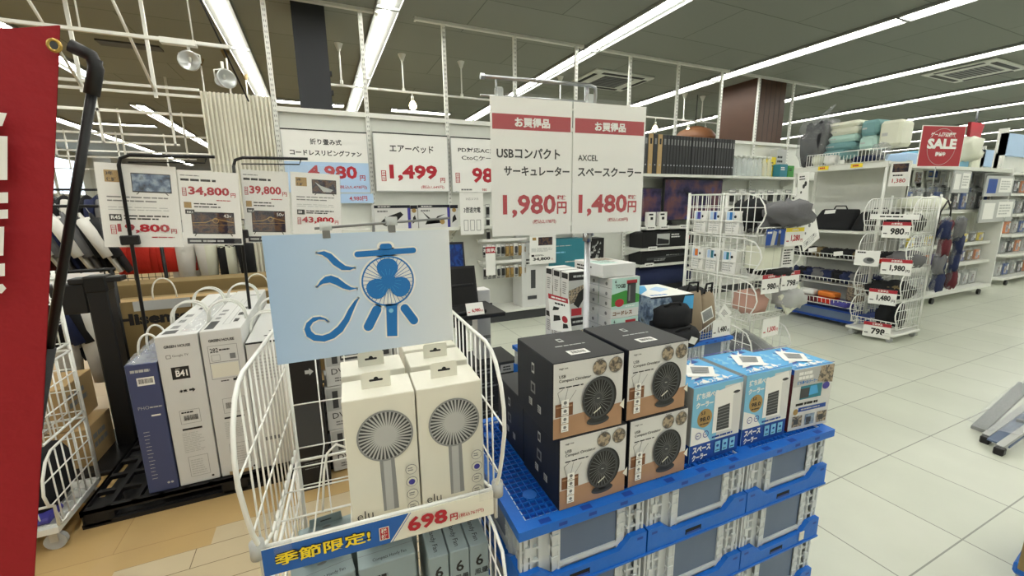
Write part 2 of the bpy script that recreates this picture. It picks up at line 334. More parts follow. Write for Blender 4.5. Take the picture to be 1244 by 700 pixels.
# ---------------------------------------------------------------- ceiling rails, posts, hangers
for k, (xa, xb) in enumerate([(-1.95, 0.80), (1.2, 3.48), (3.72, 6.30), (6.55, 9.02)]):
    a = MB(); a.box((xa, 5.235, HC - 0.03), (xb, 5.285, HC), 'shelf')
    for x in (xa, xb - .02): a.box((x, 5.225, HC - .036), (x + .02, 5.295, HC), 'white')
    tag(a.build('ceiling_rail'), ['white ceiling rail left of and over the dark pillar', 'white ceiling rail above the air bed sign', 'white ceiling rail right of the double price sign', 'white ceiling rail in front of the brown pillar'][k], 'ceiling rail', 'ceiling rails over the back shelving')
def post(x, y, z0, z1, lab, w2=0.022):
    a = MB(); a.box((-w2, -0.015, 0), (w2, 0.015, z1 - z0), 'white')
    z = 0.04
    while z < z1 - z0 - .03:
        for sx in (-.009, .006): a.box((sx, -0.0157, z), (sx + .004, -0.0148, z + .022), 'holeblack')
        z += .05
    o = a.build('slotted_post', loc=(x, y, z0)); tag(o, lab, 'post', 'slotted posts of the back shelving'); return o
PX = [-0.31, 0.61, 1.535, 2.457, 3.38, 4.30, 5.225, 6.172, 7.07, 7.99]
for k, x in enumerate(PX):
    post(x, 5.262, 0.0, HC - .03, 'white slotted post at the back shelving, %s' % ['left of the folding fan sign', 'between the folding fan and air bed signs', 'between the air bed and cable signs', 'above the left half of the double price sign', 'above the right half of the double price sign', 'just right of the double price sign', 'over the row of black binders', 'at the right end of the black binders', 'at the left edge of the brown pillar', 'at the right edge of the brown pillar'][k])
for k, (y, x0, x1, z) in enumerate([(9.0, -6.2, -1.6, 3.05), (12.0, -7.5, -2.0, 3.1), (15.5, -7.5, -2.2, 3.1)]):
    a = MB(); a.box((x0, y, z - .02), (x1, y + .04, z + .02), 'white'); n = 5
    for q in range(n): x = x0 + (x1 - x0) * (q + .5) / n; a.box((x - .015, y, z), (x + .015, y + .03, HC), 'white'); a.box((x - .015, y, z - .5), (x + .015, y + .03, z), 'white')
    a.box((x0 + .4, y, z - .5), (x1 - .4, y + .03, z - .47), 'white')
    tag(a.build('ceiling_frame'), 'thin white ceiling-hung frame left of the ribbed screen, %s of three' % ('nearest', 'middle', 'farthest')[k], 'frame', 'frames hung from the ceiling')
# left-hand framework over the clothes area
a = MB()
for z in (2.585, 2.65): a.box((-2.6, 5.28, z - .012), (-0.95, 5.30, z + .012), 'white')
tag(a.build('hanging_rail'), 'white twin rail running left from the ribbed cream screen', 'rail')
for k, x in enumerate((-1.30, -1.83)):
    t = thing('rail_post', 'white post with slanted brace holding the twin rail, %s' % ['nearer the ribbed screen', 'nearer the red banner'][k], 'post', (x, 5.29, 2.55), 0, 'braced rail posts')
    a = MB(); a.box((-.014, -.01, 0), (.014, .01, 1.07), 'white'); a.build('post', t)
    a = MB(); a.rod((0, 0, .05), (-.06, -1.1, 1.06), .012, 'white'); a.build('brace', t)
# lighting track, spotlights
t = thing('lighting_track', 'white lighting track hung on thin rods left of the first strip light', 'track', (0, 4.5, 2.84))
a = MB(); a.box((-2.4, -.015, -.012), (-0.55, .015, .012), 'white'); a.box((-1.02, -.03, -.03), (-0.78, .03, .012), 'white'); a.build('track_bar', t)
for x in (-2.2, -1.5, -0.8): a = MB(); a.rod((x, 0, 0), (x, 0, HC - 2.84), .006, 'white'); a.build('hanging_rod', t)
def spot(x, y, z, lab):
    t = thing('spotlight', lab, 'spotlight', (x, y, z), 0, 'track spotlights')
    a = MB(); a.rod((0, 0, 0), (0, 0, .14), .012, 'white'); a.tube([(-.07, 0, 0), (-.07, 0, .06), (0, 0, .085), (.07, 0, .06), (.07, 0, 0)], .006, 'white'); a.build('bracket', t)
    a = MB(); a.loft([[(r * math.cos(6.28 * k / 18), -yy, r * math.sin(6.28 * k / 18)) for k in range(18)] for r, yy in ((.035, -.09), (.06, -.03), (.075, .03), (.078, .05), (.066, .045), (.03, .0))], 'steel', smooth=True); a.build('reflector', t)
    return t
spot(-0.84, 4.5, 2.69, 'round silver spotlight hanging from the white track')
s = spot(-0.62, 4.5, 2.58, 'round silver spotlight just above the ribbed cream screen'); s.rotation_euler = (0, 0, .6)
a = MB(); a.rod((-0.86, 4.45, HC), (-0.5, 4.9, 2.5), .008, 'black'); tag(a.build('hanging_cable'), 'dark slanted cable beside the white slotted post and spotlights', 'cable')
# pendant rods with cone caps
def rod_cap(x, y, z0, lab, g):
    t = thing('pendant_rod', lab, 'ceiling rod', (x, y, z0), 0, g)
    a = MB(); a.cyl((0, 0, 0), .011, HC - z0 - .06, 'white', 8); a.cyl((0, 0, 0), .022, .05, 'white', 8); a.build('rod', t)
    a = MB(); a.cyl((0, 0, HC - z0 - .09), .018, .09, 'khaki' if x < 0 else 'white', 14, r1=.055); a.build('cone_cap', t)
G1 = 'pendant rods over the back shelving'
for x, y, lb in ((0.448, 6.43, 'white pendant rod with cone cap just right of the dark pillar'), (1.284, 6.52, 'white pendant rod with cone cap above the glowing bulb'), (2.15, 6.5, 'white pendant rod with cone cap left of the chrome hook of the big sign'), (3.92, 6.58, 'white pendant rod with cone cap seen between two posts above the big sign'), (6.79, 6.63, 'white pendant rod with cone cap above the black binders'), (7.29, 6.64, 'white pendant rod with cone cap next to the binder end, further right')): rod_cap(x, y, 3.12, lb, G1)
for x, y, lb in ((-1.34, 7.8, 'pendant rod with tan cone cap left of the spotlights'), (-0.95, 7.3, 'pendant rod with tan cone cap nearest the first strip light'), (-0.86, 8.37, 'pendant rod with tan cone cap low beside the first strip light')): rod_cap(x, y, 2.75, lb, 'pendant rods with tan caps')
a = MB(); a.box((.25, 6.45, 3.1), (2.9, 6.48, 3.125), 'white'); a.box((3.4, 6.55, 3.1), (8.4, 6.58, 3.125), 'white'); tag(a.build('pendant_pipe'), 'thin white pipe carried by the cone-capped rods behind the shelving', 'pipe')
def bulb(x, y, z, lab):
    t = thing('light_bulb', lab, 'bulb', (x, y, z), 0, 'glowing bulbs beyond the shelving')
    a = MB(); a.cyl((0, 0, .06), .022, .07, 'white', 10); a.rod((0, 0, .12), (0, 0, 3.1 - z), .006, 'white'); a.build('lamp_holder', t)
    a = MB(); a.lathe((0, 0, 0), [(.005, -.06), (.045, -.035), (.055, 0), (.04, .04), (.022, .065)], 'bulb', 14); a.build('glass_bulb', t)
bulb(1.39, 6.46, 2.93, 'glowing bulb hanging left of the big sign, over the air bed sign')
for x, lb in ((6.0, 'glowing bulb over the black binders, leftmost'), (6.85, 'glowing bulb at the left of the brown dome'), (7.32, 'glowing bulb at the right of the brown dome')): bulb(x, 6.55, 2.9, lb)
# air conditioners
def ac(x, y, rz, lab):
    t = thing('air_conditioner', lab, 'air conditioner', (x, y, HC), rz, 'ceiling cassettes')
    a = MB(); a.bevbox((-.6, -.45, -.035), (.6, .45, 0), 'shelf', .02); a.build('frame', t)
    a = MB(); a.box((-.3, -.27, -.04), (.3, .27, -.034), 'grey')
    for k in range(9): a.box((-.29, -.25 + k * .06, -.044), (.29, -.225 + k * .06, -.04), 'dgrey')
    a.build('grille', t)
    for b0, b1 in (((-.42, -.4, -.041), (.42, -.33, -.034)), ((-.42, .33, -.041), (.42, .4, -.034)), ((-.55, -.3, -.041), (-.48, .3, -.034)), ((.48, -.3, -.041), (.55, .3, -.034))):
        a = MB(); a.box(b0, b1, 'black'); a.build('air_slot', t)
ac(4.82, 6.42, 0, 'ceiling air conditioner with dark slots above the double price sign')
ac(10.15, 3.68, 0, 'ceiling air conditioner with dark slots at the upper right of the photo')
a = MB(); a.box((-2.35, 7.4, HC - .02), (-1.7, 7.6, HC), 'dgrey'); tag(a.build('ceiling_vent'), 'small dark slot vent in the ceiling right of the red banner', 'vent')
# ---------------------------------------------------------------- things seen over the shelving
t = thing('woven_pendant_shade', 'brown dome-shaped shade glowing behind the black binders', 'lamp shade', (7.1, 6.6, 2.72))
a = MB(); a.lathe((0, 0, 0), [(.42, 0), (.4, .1), (.3, .22), (.1, .3), (.02, .31)], 'brownprint', 20); a.build('shade', t); a = MB(); a.rod((0, 0, .3), (0, 0, .9), .008, 'black'); a.build('cord', t)
a = MB(); a.blob((8.45, 6.5, 2.85), .14, .1, .22, 'black', 16, 8, .25); tag(a.build('black_fringe_bundle'), 'black frayed bundle standing above the shelving left of the brown pillar', 'bundle')
a = MB(); a.bevbox((8.35, 6.6, 3.05), (8.65, 6.8, 3.25), 'brownprint', .03); tag(a.build('wicker_box'), 'small brown box above the black bundle near the brown pillar', 'box')
a = MB(); a.bevbox((7.75, 6.5, 2.66), (8.2, 6.7, 2.8), 'pink', .02); tag(a.build('pink_box'), 'pink box behind the shelving between the dome shade and black bundle', 'box')
t = thing('wire_frame_stand', 'thin zigzag wire frame above the pink box', 'frame', (7.75, 6.55, 2.6)); a = MB(); a.tube([(-.15, 0, .2), (-.05, 0, .5), (.05, 0, .25), (.2, 0, .55), (.28, 0, .2)], .006, 'steel'); a.build('wire', t)
# ---------------------------------------------------------------- back shelving units
def bay(x0, x1, lab, shelves=(), depth=0.4):
    W = x1 - x0
    t = thing('shelving_unit', lab, 'shelving', (x0, 5.3, 0), 0, 'white shelving units along the back')
    a = MB(); a.box((0.002, 0, 0), (W - .002, .03, 2.5), 'shelf'); a.build('back_panel', t)
    a = MB(); a.box((0, -.05, 2.5), (W, .035, 2.55), 'white'); a.build('header_rail', t)
    a = MB(); a.box((0.004, -depth, .125), (W - .004, 0, .155), 'white'); a.box((0.004, -depth + .03, 0), (W - .004, -depth + .05, .12), 'dgrey'); a.build('base_shelf', t)
    for z, d in shelves:
        a = MB(); a.box((0.006, -d, z - .03), (W - .006, 0, z), 'white'); a.box((0.006, -d - .008, z - .035), (W - .006, -d, z + .004), 'shelf')
        for x in (.02, W - .04): a.prism((x, -.01, z - .03), (0, -1, 0), (0, 0, 1), [(0, 0), (d - .03, 0), (0, -.12)], .01, 'shelf')
        a.build('shelf', t)
    return t
bay(-0.31, 1.535, 'white shelving unit behind the folding fan and air bed signs', [(1.255, .4)])
bay(1.535, 3.38, 'white shelving unit behind the cable sign and double price sign', [(1.255, .3)])
bay(3.38, 4.30, 'narrow white shelving unit behind the right half of the double price sign', [(1.93, .35)])
bay(4.30, 6.172, 'white shelving unit with two televisions under the black binders', [(1.93, .38), (1.165, .42), (.845, .42), (.6, .42)])
bay(6.172, 7.99, 'white shelving unit with glassware left of the brown pillar', [(1.93, .38), (1.165, .3), (.7, .3)])
bay(7.99, 9.9, 'white shelving unit behind the bags gondola on the right', [(1.93, .38), (1.165, .3), (.7, .3)])
# ---- wall signs
def board(x0, x1, z0, z1, y, lab, draw, bg='paper', name='price_sign', frame='black', cat='price sign', group=None, tilt=0.0):
    t = thing(name, lab, cat, (x0, y, z0), 0, group); W, H = x1 - x0, z1 - z0
    a = MB(); a.box((0, 0, 0), (W, .006, H), bg)
    f = Face(a, (0, 0, 0)); draw(f, W, H); a.build('printed_sheet', t)
    if frame:
        a = MB(); a.box((-.006, -.004, H), (W + .006, .01, H + .012), frame); a.box((-.006, -.004, -.012), (W + .006, .01, 0), 'steel')
        a.box((-.008, -.004, -.012), (0, .01, H), 'steel'); a.box((W, -.004, -.012), (W + .008, .01, H), 'steel'); a.build('sign_frame', t)
    if tilt: t.rotation_euler = (0, tilt, 0)
    return t
def zeibox(f, x, y, w, h, mat='price'):      # tiny boxed two-character mark in front of a price
    f.rect(x, y, x + w, y + h, mat); f.up(); f.rect(x + w * .16, y + h * .54, x + w * .84, y + h * .94, 'paper'); f.rect(x + w * .16, y + h * .06, x + w * .84, y + h * .46, 'paper')
    f.up(); f.text('税', x + w * .22, y + h * .58, h * .3, mat); f.text('抜', x + w * .22, y + h * .1, h * .3, mat)
def d1(f, W, H):
    f.rect(0, 0, W, H, 'signblue'); f.up(); f.rect(0, H * .5, W, H, 'paper'); f.up()
    f.text('折り畳み式', W * .5, H * .78, .062, 'ink', .02, center=True); f.text('コードレスリビングファン', W * .5, H * .6, .062, 'ink', .03, w=W * .85, center=True)
    f.text('4,980', W * .25, H * .19, .165, 'price', .035, w=W * .6); f.text('円', W * .88, H * .2, .06, 'price', .02); f.text('(税込5,478円)', W * .6, H * .05, .045, 'price', .01, w=W * .36)
board(-0.275, 0.575, 1.67, 2.315, 5.2, 'pale blue and white sign for a folding cordless fan, price 4,980 yen', d1, group='large price signs on the back shelving')
def d1b(f, W, H): f.rect(0, 0, W, H, 'signblue'); f.up(); f.text('4,980円', W * .35, H * .2, H * .55, 'price', .02)
board(0.2, 0.60, 1.55, 1.655, 5.18, 'narrow pale blue price strip below the folding fan sign', d1b, 'signblue', 'price_strip', None, 'price strip')
def d2(f, W, H):
    f.text('エアーベッド', W * .5, H * .68, .085, 'ink', .02, w=W * .6, center=True); zeibox(f, W * .07, H * .17, .055, .12)
    f.text('1,499', W * .18, H * .17, .19, 'price', .04, w=W * .66); f.text('円', W * .88, H * .15, .06, 'price', .02); f.text('(税込1,649円)', W * .6, H * .03, .045, 'price', .01, w=W * .33)
board(0.65, 1.51, 1.69, 2.33, 5.2, 'white sign for an air bed, price 1,499 yen', d2, group='large price signs on the back shelving')
def d3(f, W, H):
    f.text('PD対応AC充電器', W * .1, H * .74, .06, 'ink', .015, w=W * .8); f.text('CtoCケーブル', W * .15, H * .6, .06, 'ink', .015, w=W * .7); zeibox(f, W * .05, H * .17, .055, .12)
    f.text('980', W * .3, H * .17, .19, 'price', .035, w=W * .5); f.text('円', W * .85, H * .15, .06, 'price', .02)
board(1.56, 2.42, 1.68, 2.325, 5.2, 'white sign for a charger and cable, half hidden by the double price sign', d3, group='large price signs on the back shelving')
# hanging clear leaflet "3x fast charge"
def d4(f, W, H):
    f.text('対応スマホ', W * .25, H * .82, .03, 'gink'); f.text('3倍速充電', W * .15, H * .52, .07, 'ink', .02, w=W * .72)
    for k in range(3): f.line([(W * (.15 + .27 * k), H * .1), (W * (.32 + .27 * k), H * .1), (W * (.32 + .27 * k), H * .35), (W * (.15 + .27 * k), H * .35)], .006, 'gink', True)
board(1.545, 1.84, 1.16, 1.66, 4.88, 'white leaflet about triple speed charging hanging left of the double price sign', d4, name='hanging_leaflet', frame=None, cat='leaflet')
a = MB()
for k in range(2): a.rod((1.6 + k * .18, 4.885, 1.66), (1.6 + k * .18, 5.29, 1.69), .004, 'steel')
tag(a.build('leaflet_hook'), 'pair of thin steel hooks holding the triple speed leaflet', 'hook')
a = MB(); f = Face(a, (1.545, 4.87, 1.665)); a.box((1.545, 4.87, 1.665), (1.97, 4.876, 1.72), 'paper'); f.bars(.02, .01, .2, .045, 1, 'gink', 3); f.text('980', .28, .012, .03, 'price', .01); tag(a.build('shelf_label'), 'white shelf label strip above the triple speed leaflet', 'label')
# fan boxes on the middle shelf
def abox(x0, x1, z1, lab, flip):
    t = thing('product_box', lab, 'box', (x0, 4.93, 1.257), 0, 'black and white boxes under the air bed sign'); W = x1 - x0; H = z1 - 1.257
    a = MB(); a.box((0, 0, 0), (W, .25, H), 'tvbox'); f = Face(a, (0, 0, 0)); f.rect(0, H * .88, W, H, 'navycard'); f.rect(W * .92, 0, W, H * .88, 'purple'); f.up(); f.bars(W * .1, H * .9, W * .55, H * .98, 1, 'paper', 3)
    if flip: f.poly([(W * .2, H * .15), (W * .5, H * .35), (W * .85, H * .6), (W * .6, H * .5), (W * .7, H * .2), (W * .45, H * .32), (W * .12, H * .72), (W * .3, H * .4)], 'black'); f.disc(W * .75, H * .25, .03, 'gold')
    else: f.poly([(W * .12, H * .25), (W * .3, H * .5), (W * .72, H * .72), (W * .8, H * .6), (W * .62, H * .35), (W * .3, H * .12)], 'black')
    f.up(); f.bars(W * .08, H * .68, W * .4, H * .82, 1, 'gink', 5); a.build('carton', t)
abox(.57, .965, 1.52, 'white box with a black cushion shape, left one above the blue fan banner', False)
abox(1.055, 1.43, 1.52, 'white box with black four-armed shape, right one above the blue fan banner', True)
for x0, x1, lb in ((.97, 1.05, 'narrow box between the two black and white boxes'), (1.44, 1.535, 'narrow box left of the triple speed leaflet')):
    t = thing('product_box', lb, 'box', (x0, 4.94, 1.257), 0, 'black and white boxes under the air bed sign'); W = x1 - x0
    a = MB(); a.box((0, 0, 0), (W, .25, .26), 'tvbox'); f = Face(a, (0, 0, 0)); f.rect(0, .22, W, .26, 'navycard'); f.disc(W * .5, .2, .025, 'gold'); f.up(); f.poly([(W * .2, .05), (W * .8, .09), (W * .6, .15), (W * .3, .12)], 'black'); a.build('carton', t)
# hook goods
def pack(w=.055, h=.16, body='black', card='lgink', acc='gold'):
    t = thing('hanging_pack', 'x', 'packaged goods'); a = MB(); a.box((-w / 2, 0, -h), (w / 2, .004, 0), card); f = Face(a, (-w / 2, 0, -h)); f.rect(.004, h * .82, w - .004, h * .95, 'paper'); f.rect(0, 0, w, h * .18, acc); f.up(); f.bars(.006, h * .02, w - .006, h * .16, 2, 'ink', 4); a.build('card', t)
    a = MB(); a.bevbox((-w * .36, -.02, -h * .78), (w * .36, 0, -h * .22), body, .008); a.build('blister', t)
    a = MB(); a.rod((0, -.04, -.012), (0, .22, -.012), .0025, 'steel'); a.rod((0, -.04, -.012), (0, -.045, .01), .0025, 'steel'); a.build('hook', t); return t
pa = pack(body='black', card='grey', acc='lgink'); pb = pack(body='gold', card='khaki', acc='gold'); pc = pack(body='dgrey', card='paper', acc='lgink')
ps = [pa, pc, pa, pa, pb, pb, pb, pb, pb]; used = set()
for row, z in enumerate((1.02, .74)):
    for k in range(10):
        src = (pa, pc, pa, pc, pa, pb, pb, pc, pb, pb)[k]; p = (1.87 + k * .062, 4.95, z)
        lb = ('%s hook pack in the %s row left of the tall white box' % ('yellow-brown' if src is pb else 'white-backed grey' if src is pc else 'black and grey', ('upper', 'lower')[row])); g = 'hook packs, %s row %s' % (('upper', 'lower')[row], src.name)
        if src.name not in used: used.add(src.name); src.location = p; src['label'] = lb; src['group'] = 'hook packs'
        else: dup(src, p, label=lb, group='hook packs')
for z, lb in ((1.06, 'upper'), (.78, 'lower')):
    a = MB(); a.box((1.84, 5.1, z - .02), (2.46, 5.13, z + .015), 'white'); a.box((1.84, 4.945, z - .004), (2.46, 4.95, z + .03), 'paper')
    for x in (1.88, 2.15, 2.42): a.rod((x, 4.95, z + .01), (x, 5.29, z + .01), .004, 'white')
    tag(a.build('label_rail'), 'white label rail above the %s row of hook packs' % lb, 'rail')
for k in range(3):
    dup(pa, (1.98, 5.1, 1.52 - k * .16), label='small black pack hanging right of the triple speed leaflet', group='packs beside the leaflet')
# tall white and teal boxes
t = thing('tall_white_box', 'tall white box with small black pictures on the bottom shelf left of the teal box', 'box', (2.38, 4.93, .157))
a = MB(); a.box((0, 0, 0), (.4, .3, .85), 'tvbox'); f = Face(a, (0, 0, 0)); f.rect(.13, .25, .2, .5, 'dgrey'); f.rect(.08, .1, .22, .15, 'dgrey'); f.text('S', .1, .7, .03, 'ink'); f.bars(.06, .57, .2, .66, 2, 'ink', 8); a.build('carton', t)
t = thing('teal_box', 'large teal box leaning on the back panel under the double price sign', 'box', (2.78, 4.99, .157))
a = MB(); a.box((0, 0, 0), (.62, .25, .88), 'teal'); f = Face(a, (0, 0, 0)); f.bars(.05, .68, .3, .72, 1, 'sky', 2); f.bars(.05, .78, .5, .8, 1, 'lgink', 3); f.bars(.3, .55, .6, .58, 1, 'lgink', 4); f.bars(.1, .1, .4, .16, 2, 'sky', 5); a.build('carton', t)
a = MB(); a.box((3.42, 4.98, .157), (3.72, 5.2, 1.03), 'black'); f = Face(a, (3.42, 4.98, .157))
for k in range(40): x, y = random.uniform(.02, .26), random.uniform(.45, .8); f.poly([(x, y), (x + .03, y + .01), (x + .02, y + .04)], 'lgink')
tag(a.build('black_game_box'), 'black box with grey sketch pattern right of the teal box', 'box')
def d5(f, W, H):
    f.rect(W * .1, H * .82, W * .24, H * .92, 'gold'); f.rect(W * .32, H * .64, W * .86, H * .92, 'photo'); f.bars(W * .06, H * .42, W * .9, H * .56, 4, 'lgink', 4); f.rect(W * .06, H * .26, W * .17, H * .33, 'ink'); f.bars(W * .2, H * .27, W * .6, H * .33, 2, 'ink', 9)
    f.text('34,800', W * .12, H * .1, H * .13, 'ink', .04, w=W * .66); f.text('円', W * .82, H * .1, H * .07, 'price')
board(2.46, 2.85, .74, 1.12, 4.86, 'hanging television price card reading 34,800 in front of the teal box', d5, name='price_card', frame=None, cat='price card')
a = MB(); [a.rod((x, 4.865, 1.12), (x + .04, 4.9, 1.255), .003, 'wire') for x in (2.6, 2.75)]; tag(a.build('card_hanger'), 'two thin threads holding the 34,800 card', 'hanger')
# binders
def binder(mat, lab, x, w):
    t = thing('binder', lab, 'binder', (x, 4.94, 1.932), 0, 'binders on the top shelf')
    a = MB(); a.bevbox((0.001, 0, 0), (w - .001, .27, .56), mat, .006); f = Face(a, (0, 0, 0)); f.rect(w * .3, .42, w * .7, .5, 'gink' if mat != 'kraft' else 'black'); a.build('cover', t)
    a = MB(); a.cyl((w / 2, 0.001, .13), .011, .004, 'chrome', 12, 'y'); a.build('finger_ring', t); return t
x = 4.335
for k, m in enumerate(['matblack', 'kraft', 'matblack', 'kraft', 'matblack']):
    binder(m, '%s binder next to the double price sign, %s of the five' % ('tan' if m == 'kraft' else 'black', ['first', 'second', 'third', 'fourth', 'fifth'][k]), x, .088); x += .088
b0 = binder('matblack', 'plain black binder in the long row on the top shelf', x, .0605); b0['group'] = 'plain black binders'
for k in range(1, 23): dup(b0, (x + k * .0613 + (.012 if k > 7 else 0) + (.012 if k > 15 else 0), 4.94, 1.932))
# glassware and small boxes on the top shelf
def jar(lab):
    t = thing('glass_jar', lab, 'glass jar', (0, 0, 0), 0, 'glass jars right of the binders'); a = MB(); a.lathe((0, 0, 0), [(.04, 0), (.05, .02), (.05, .2), (.03, .26), (.03, .3)], 'glass', 14); a.build('glass_body', t); a = MB(); a.lathe((0, 0, .3), [(.034, 0), (.034, .035), (.01, .04)], 'shelf', 14); a.build('lid', t); return t
j = jar('clear glass jar with pale lid in the row right of the black binders'); j.location = (6.28, 5.0, 1.932)
for k in range(1, 15): dup(j, (6.28 + (k % 8) * .125, 5.0 + (k // 8) * .14, 1.932))
for (x0, x1, z1, m, lb) in ((7.28, 7.45, 2.28, 'yellow', 'small yellow box on the top shelf left of the brown pillar'), (7.46, 7.72, 2.42, 'lgink', 'grey box with a black mark on the top shelf below the brown pillar'), (7.36, 7.56, 2.15, 'teal', 'teal box in front of the grey box on the top shelf'), (7.58, 7.74, 2.13, 'green', 'lime green box on the top shelf'), (7.76, 8.1, 2.1, 'offwhite', 'cream box at the right of the lime box')):
    yb = 4.93 if m in ('teal', 'green', 'offwhite') else 5.08
    t = thing('small_box', lb, 'box', (x0, yb, 1.932)); a = MB(); a.bevbox((0, 0, 0), (x1 - x0, .13, z1 - 1.932), m, .004); f = Face(a, (0, 0, 0)); f.bars(.02, (z1 - 1.932) * .5, (x1 - x0) * .8, (z1 - 1.932) * .8, 2, 'paper' if m == 'teal' else 'ink', 3); a.build('carton', t)
# televisions
def tv(x0, x1, z0, z1, y, lab):
    t = thing('television', lab, 'television', (x0, y, z0), 0); W = x1 - x0; H = z1 - z0
    a = MB(); a.bevbox((0, 0, .07), (W, .05, H), 'black', .012); bz = a.build('bezel', t)
    a = MB(); f = Face(a, (.02, -.0005, .09)); f.rect(0, 0, W - .04, H - .11, 'screen'); a.build('screen', bz)
    for x in (.15 * W, .8 * W): a = MB(); a.prism((x, .03, 0), (1, 0, 0), (0, 0, 1), [(-.05, 0), (.05, 0), (.025, .08), (-.01, .08)], .015, 'black'); a.box((x - .06, -.06, 0), (x + .06, .12, .012), 'black'); a.build('stand_foot', t)
tv(4.32, 4.79, 1.167, 1.74, 5.0, 'smaller television beside the right edge of the double price sign')
tv(4.84, 6.1, 1.167, 1.88, 5.02, 'larger wall-side television under the black binders')
for x, lb in ((4.44, 'small white box in front of the televisions, left one'), (4.66, 'small white box in front of the televisions, right one')):
    a = MB(); a.box((x, 4.9, 1.167), (x + .15, 4.96, 1.38), 'paper'); f = Face(a, (x, 4.9, 1.167)); f.rect(.05, .1, .1, .14, 'ink'); f.rect(.02, .165, .1, .19, 'ink'); tag(a.build('small_white_box'), lb, 'box', 'white boxes before the televisions')
def tagcard(x, y, z, w, h, lab, txt=None, rz=0, mat='paper', nm='price_tag', ink='ink', lean=0.0, top='red', ph=.5, group=None):
    t = thing(nm, lab, 'price tag', (x, y, z), rz, group); a = MB(); L = Vector((0, lean, 1)).normalized()
    p = [Vector((0, 0, 0)), Vector((w, 0, 0)), Vector((w, 0, 0)) + L * h, L * h]; q = [v + Vector((0, .003, 0)) for v in p]
    a.hexa([p[0], p[1], q[1], q[0], p[3], p[2], q[2], q[3]], mat); f = Face(a, (0, 0, 0), (1, 0, 0), L)
    if top: f.rect(0, h * .78, w, h, top); f.up(); f.text('お買得品', w * .5, h * .82, h * .13, 'paper', .02, center=True)
    if txt: f.text(txt, w * .3, h * .2, h * ph * .66, ink, .04, w=w * .5); f.text('円', w * .83, h * .2, h * .18, ink, .02); f.bars(w * .06, h * .2, w * .24, h * .34, 1, ink, 4)
    a.build('card', t); return t
for x, z, lb in ((4.4, 1.12, 'under the left white box'), (4.66, 1.12, 'under the right white box'), (5.05, 1.12, 'under the larger television'), (4.45, .81, 'on the shelf edge between the two black long boxes'), (4.4, .565, 'on the shelf edge above the navy roll')):
    t = thing('shelf_price_tag', 'small white shelf price tag ' + lb, 'price tag', (x, 4.868, z), 0, 'tags on the television shelves'); a = MB(); a.box((0, 0, 0), (.17, .004, .06), 'paper'); f = Face(a, (0, 0, 0)); f.bars(.02, .02, .15, .045, 1, 'ink', 2); a.build('card', t)
def longbox(x0, x1, z0, z1, lab, s):
    t = thing('soundbar_box', lab, 'box', (x0, 4.9, z0), 0, 'long black boxes under the televisions'); W = x1 - x0; H = z1 - z0
    a = MB(); a.bevbox((0, 0, 0), (W, .3, H), 'black', .004); f = Face(a, (0, 0, 0))
    if s: f.rect(W * .26, H * .15, W * .5, H * .85, 'lgink'); f.up(); f.poly([(W * .27, H * .2), (W * .49, H * .2), (W * .49, H * .45), (W * .27, H * .6)], 'ink'); f.bars(W * .53, H * .55, W * .75, H * .85, 2, 'paper', 3); f.disc(W * .85, H * .55, H * .18, 'red')
    else: f.bars(W * .25, H * .2, W * .5, H * .45, 2, 'lgink', 5); f.bars(W * .5, H * .6, W * .8, H * .72, 1, 'lgink', 6); f.poly([(W * .1, H * .3), (W * .9, H * .55), (W * .9, H * .75), (W * .1, H * .5)], 'dgrey')
    a.build('carton', t)
longbox(4.36, 5.42, .847, 1.09, 'long black box with a white screen picture below the televisions', 1)
longbox(4.36, 5.32, .602, .785, 'long black box with a dark bar picture, lower of the two', 0)
a = MB(); n = 16
a.loft([[(x, 5.08 + r * .19 * math.cos(6.283 * k / n), .38 + r * .17 * math.sin(6.283 * k / n)) for k in range(n)] for x, r in ((4.32, .5), (4.36, .9), (4.7, 1.05), (5.1, 1), (5.45, .9), (5.5, .5))], 'fabric_navy', smooth=True); a.box((4.5, 4.95, .157), (5.3, 5.2, .25), 'navycard'); tag(a.build('navy_roll'), 'fat dark navy cloth roll on the lowest shelf behind the blender boxes', 'cloth roll')
for k in range(14):
    r, c = divmod(k, 7); x = 6.2 + c * .24
    lb = 'dark packaged item on the shelf behind the tall wire basket tower, %s row' % ('upper', 'lower')[r]
    src = (pa, pc)[k % 2]; d = dup(src, (x + .1, 4.99, 1.72 - r * .3), label=lb, group='items behind the basket tower'); d.scale = (3, 1, 1.6)
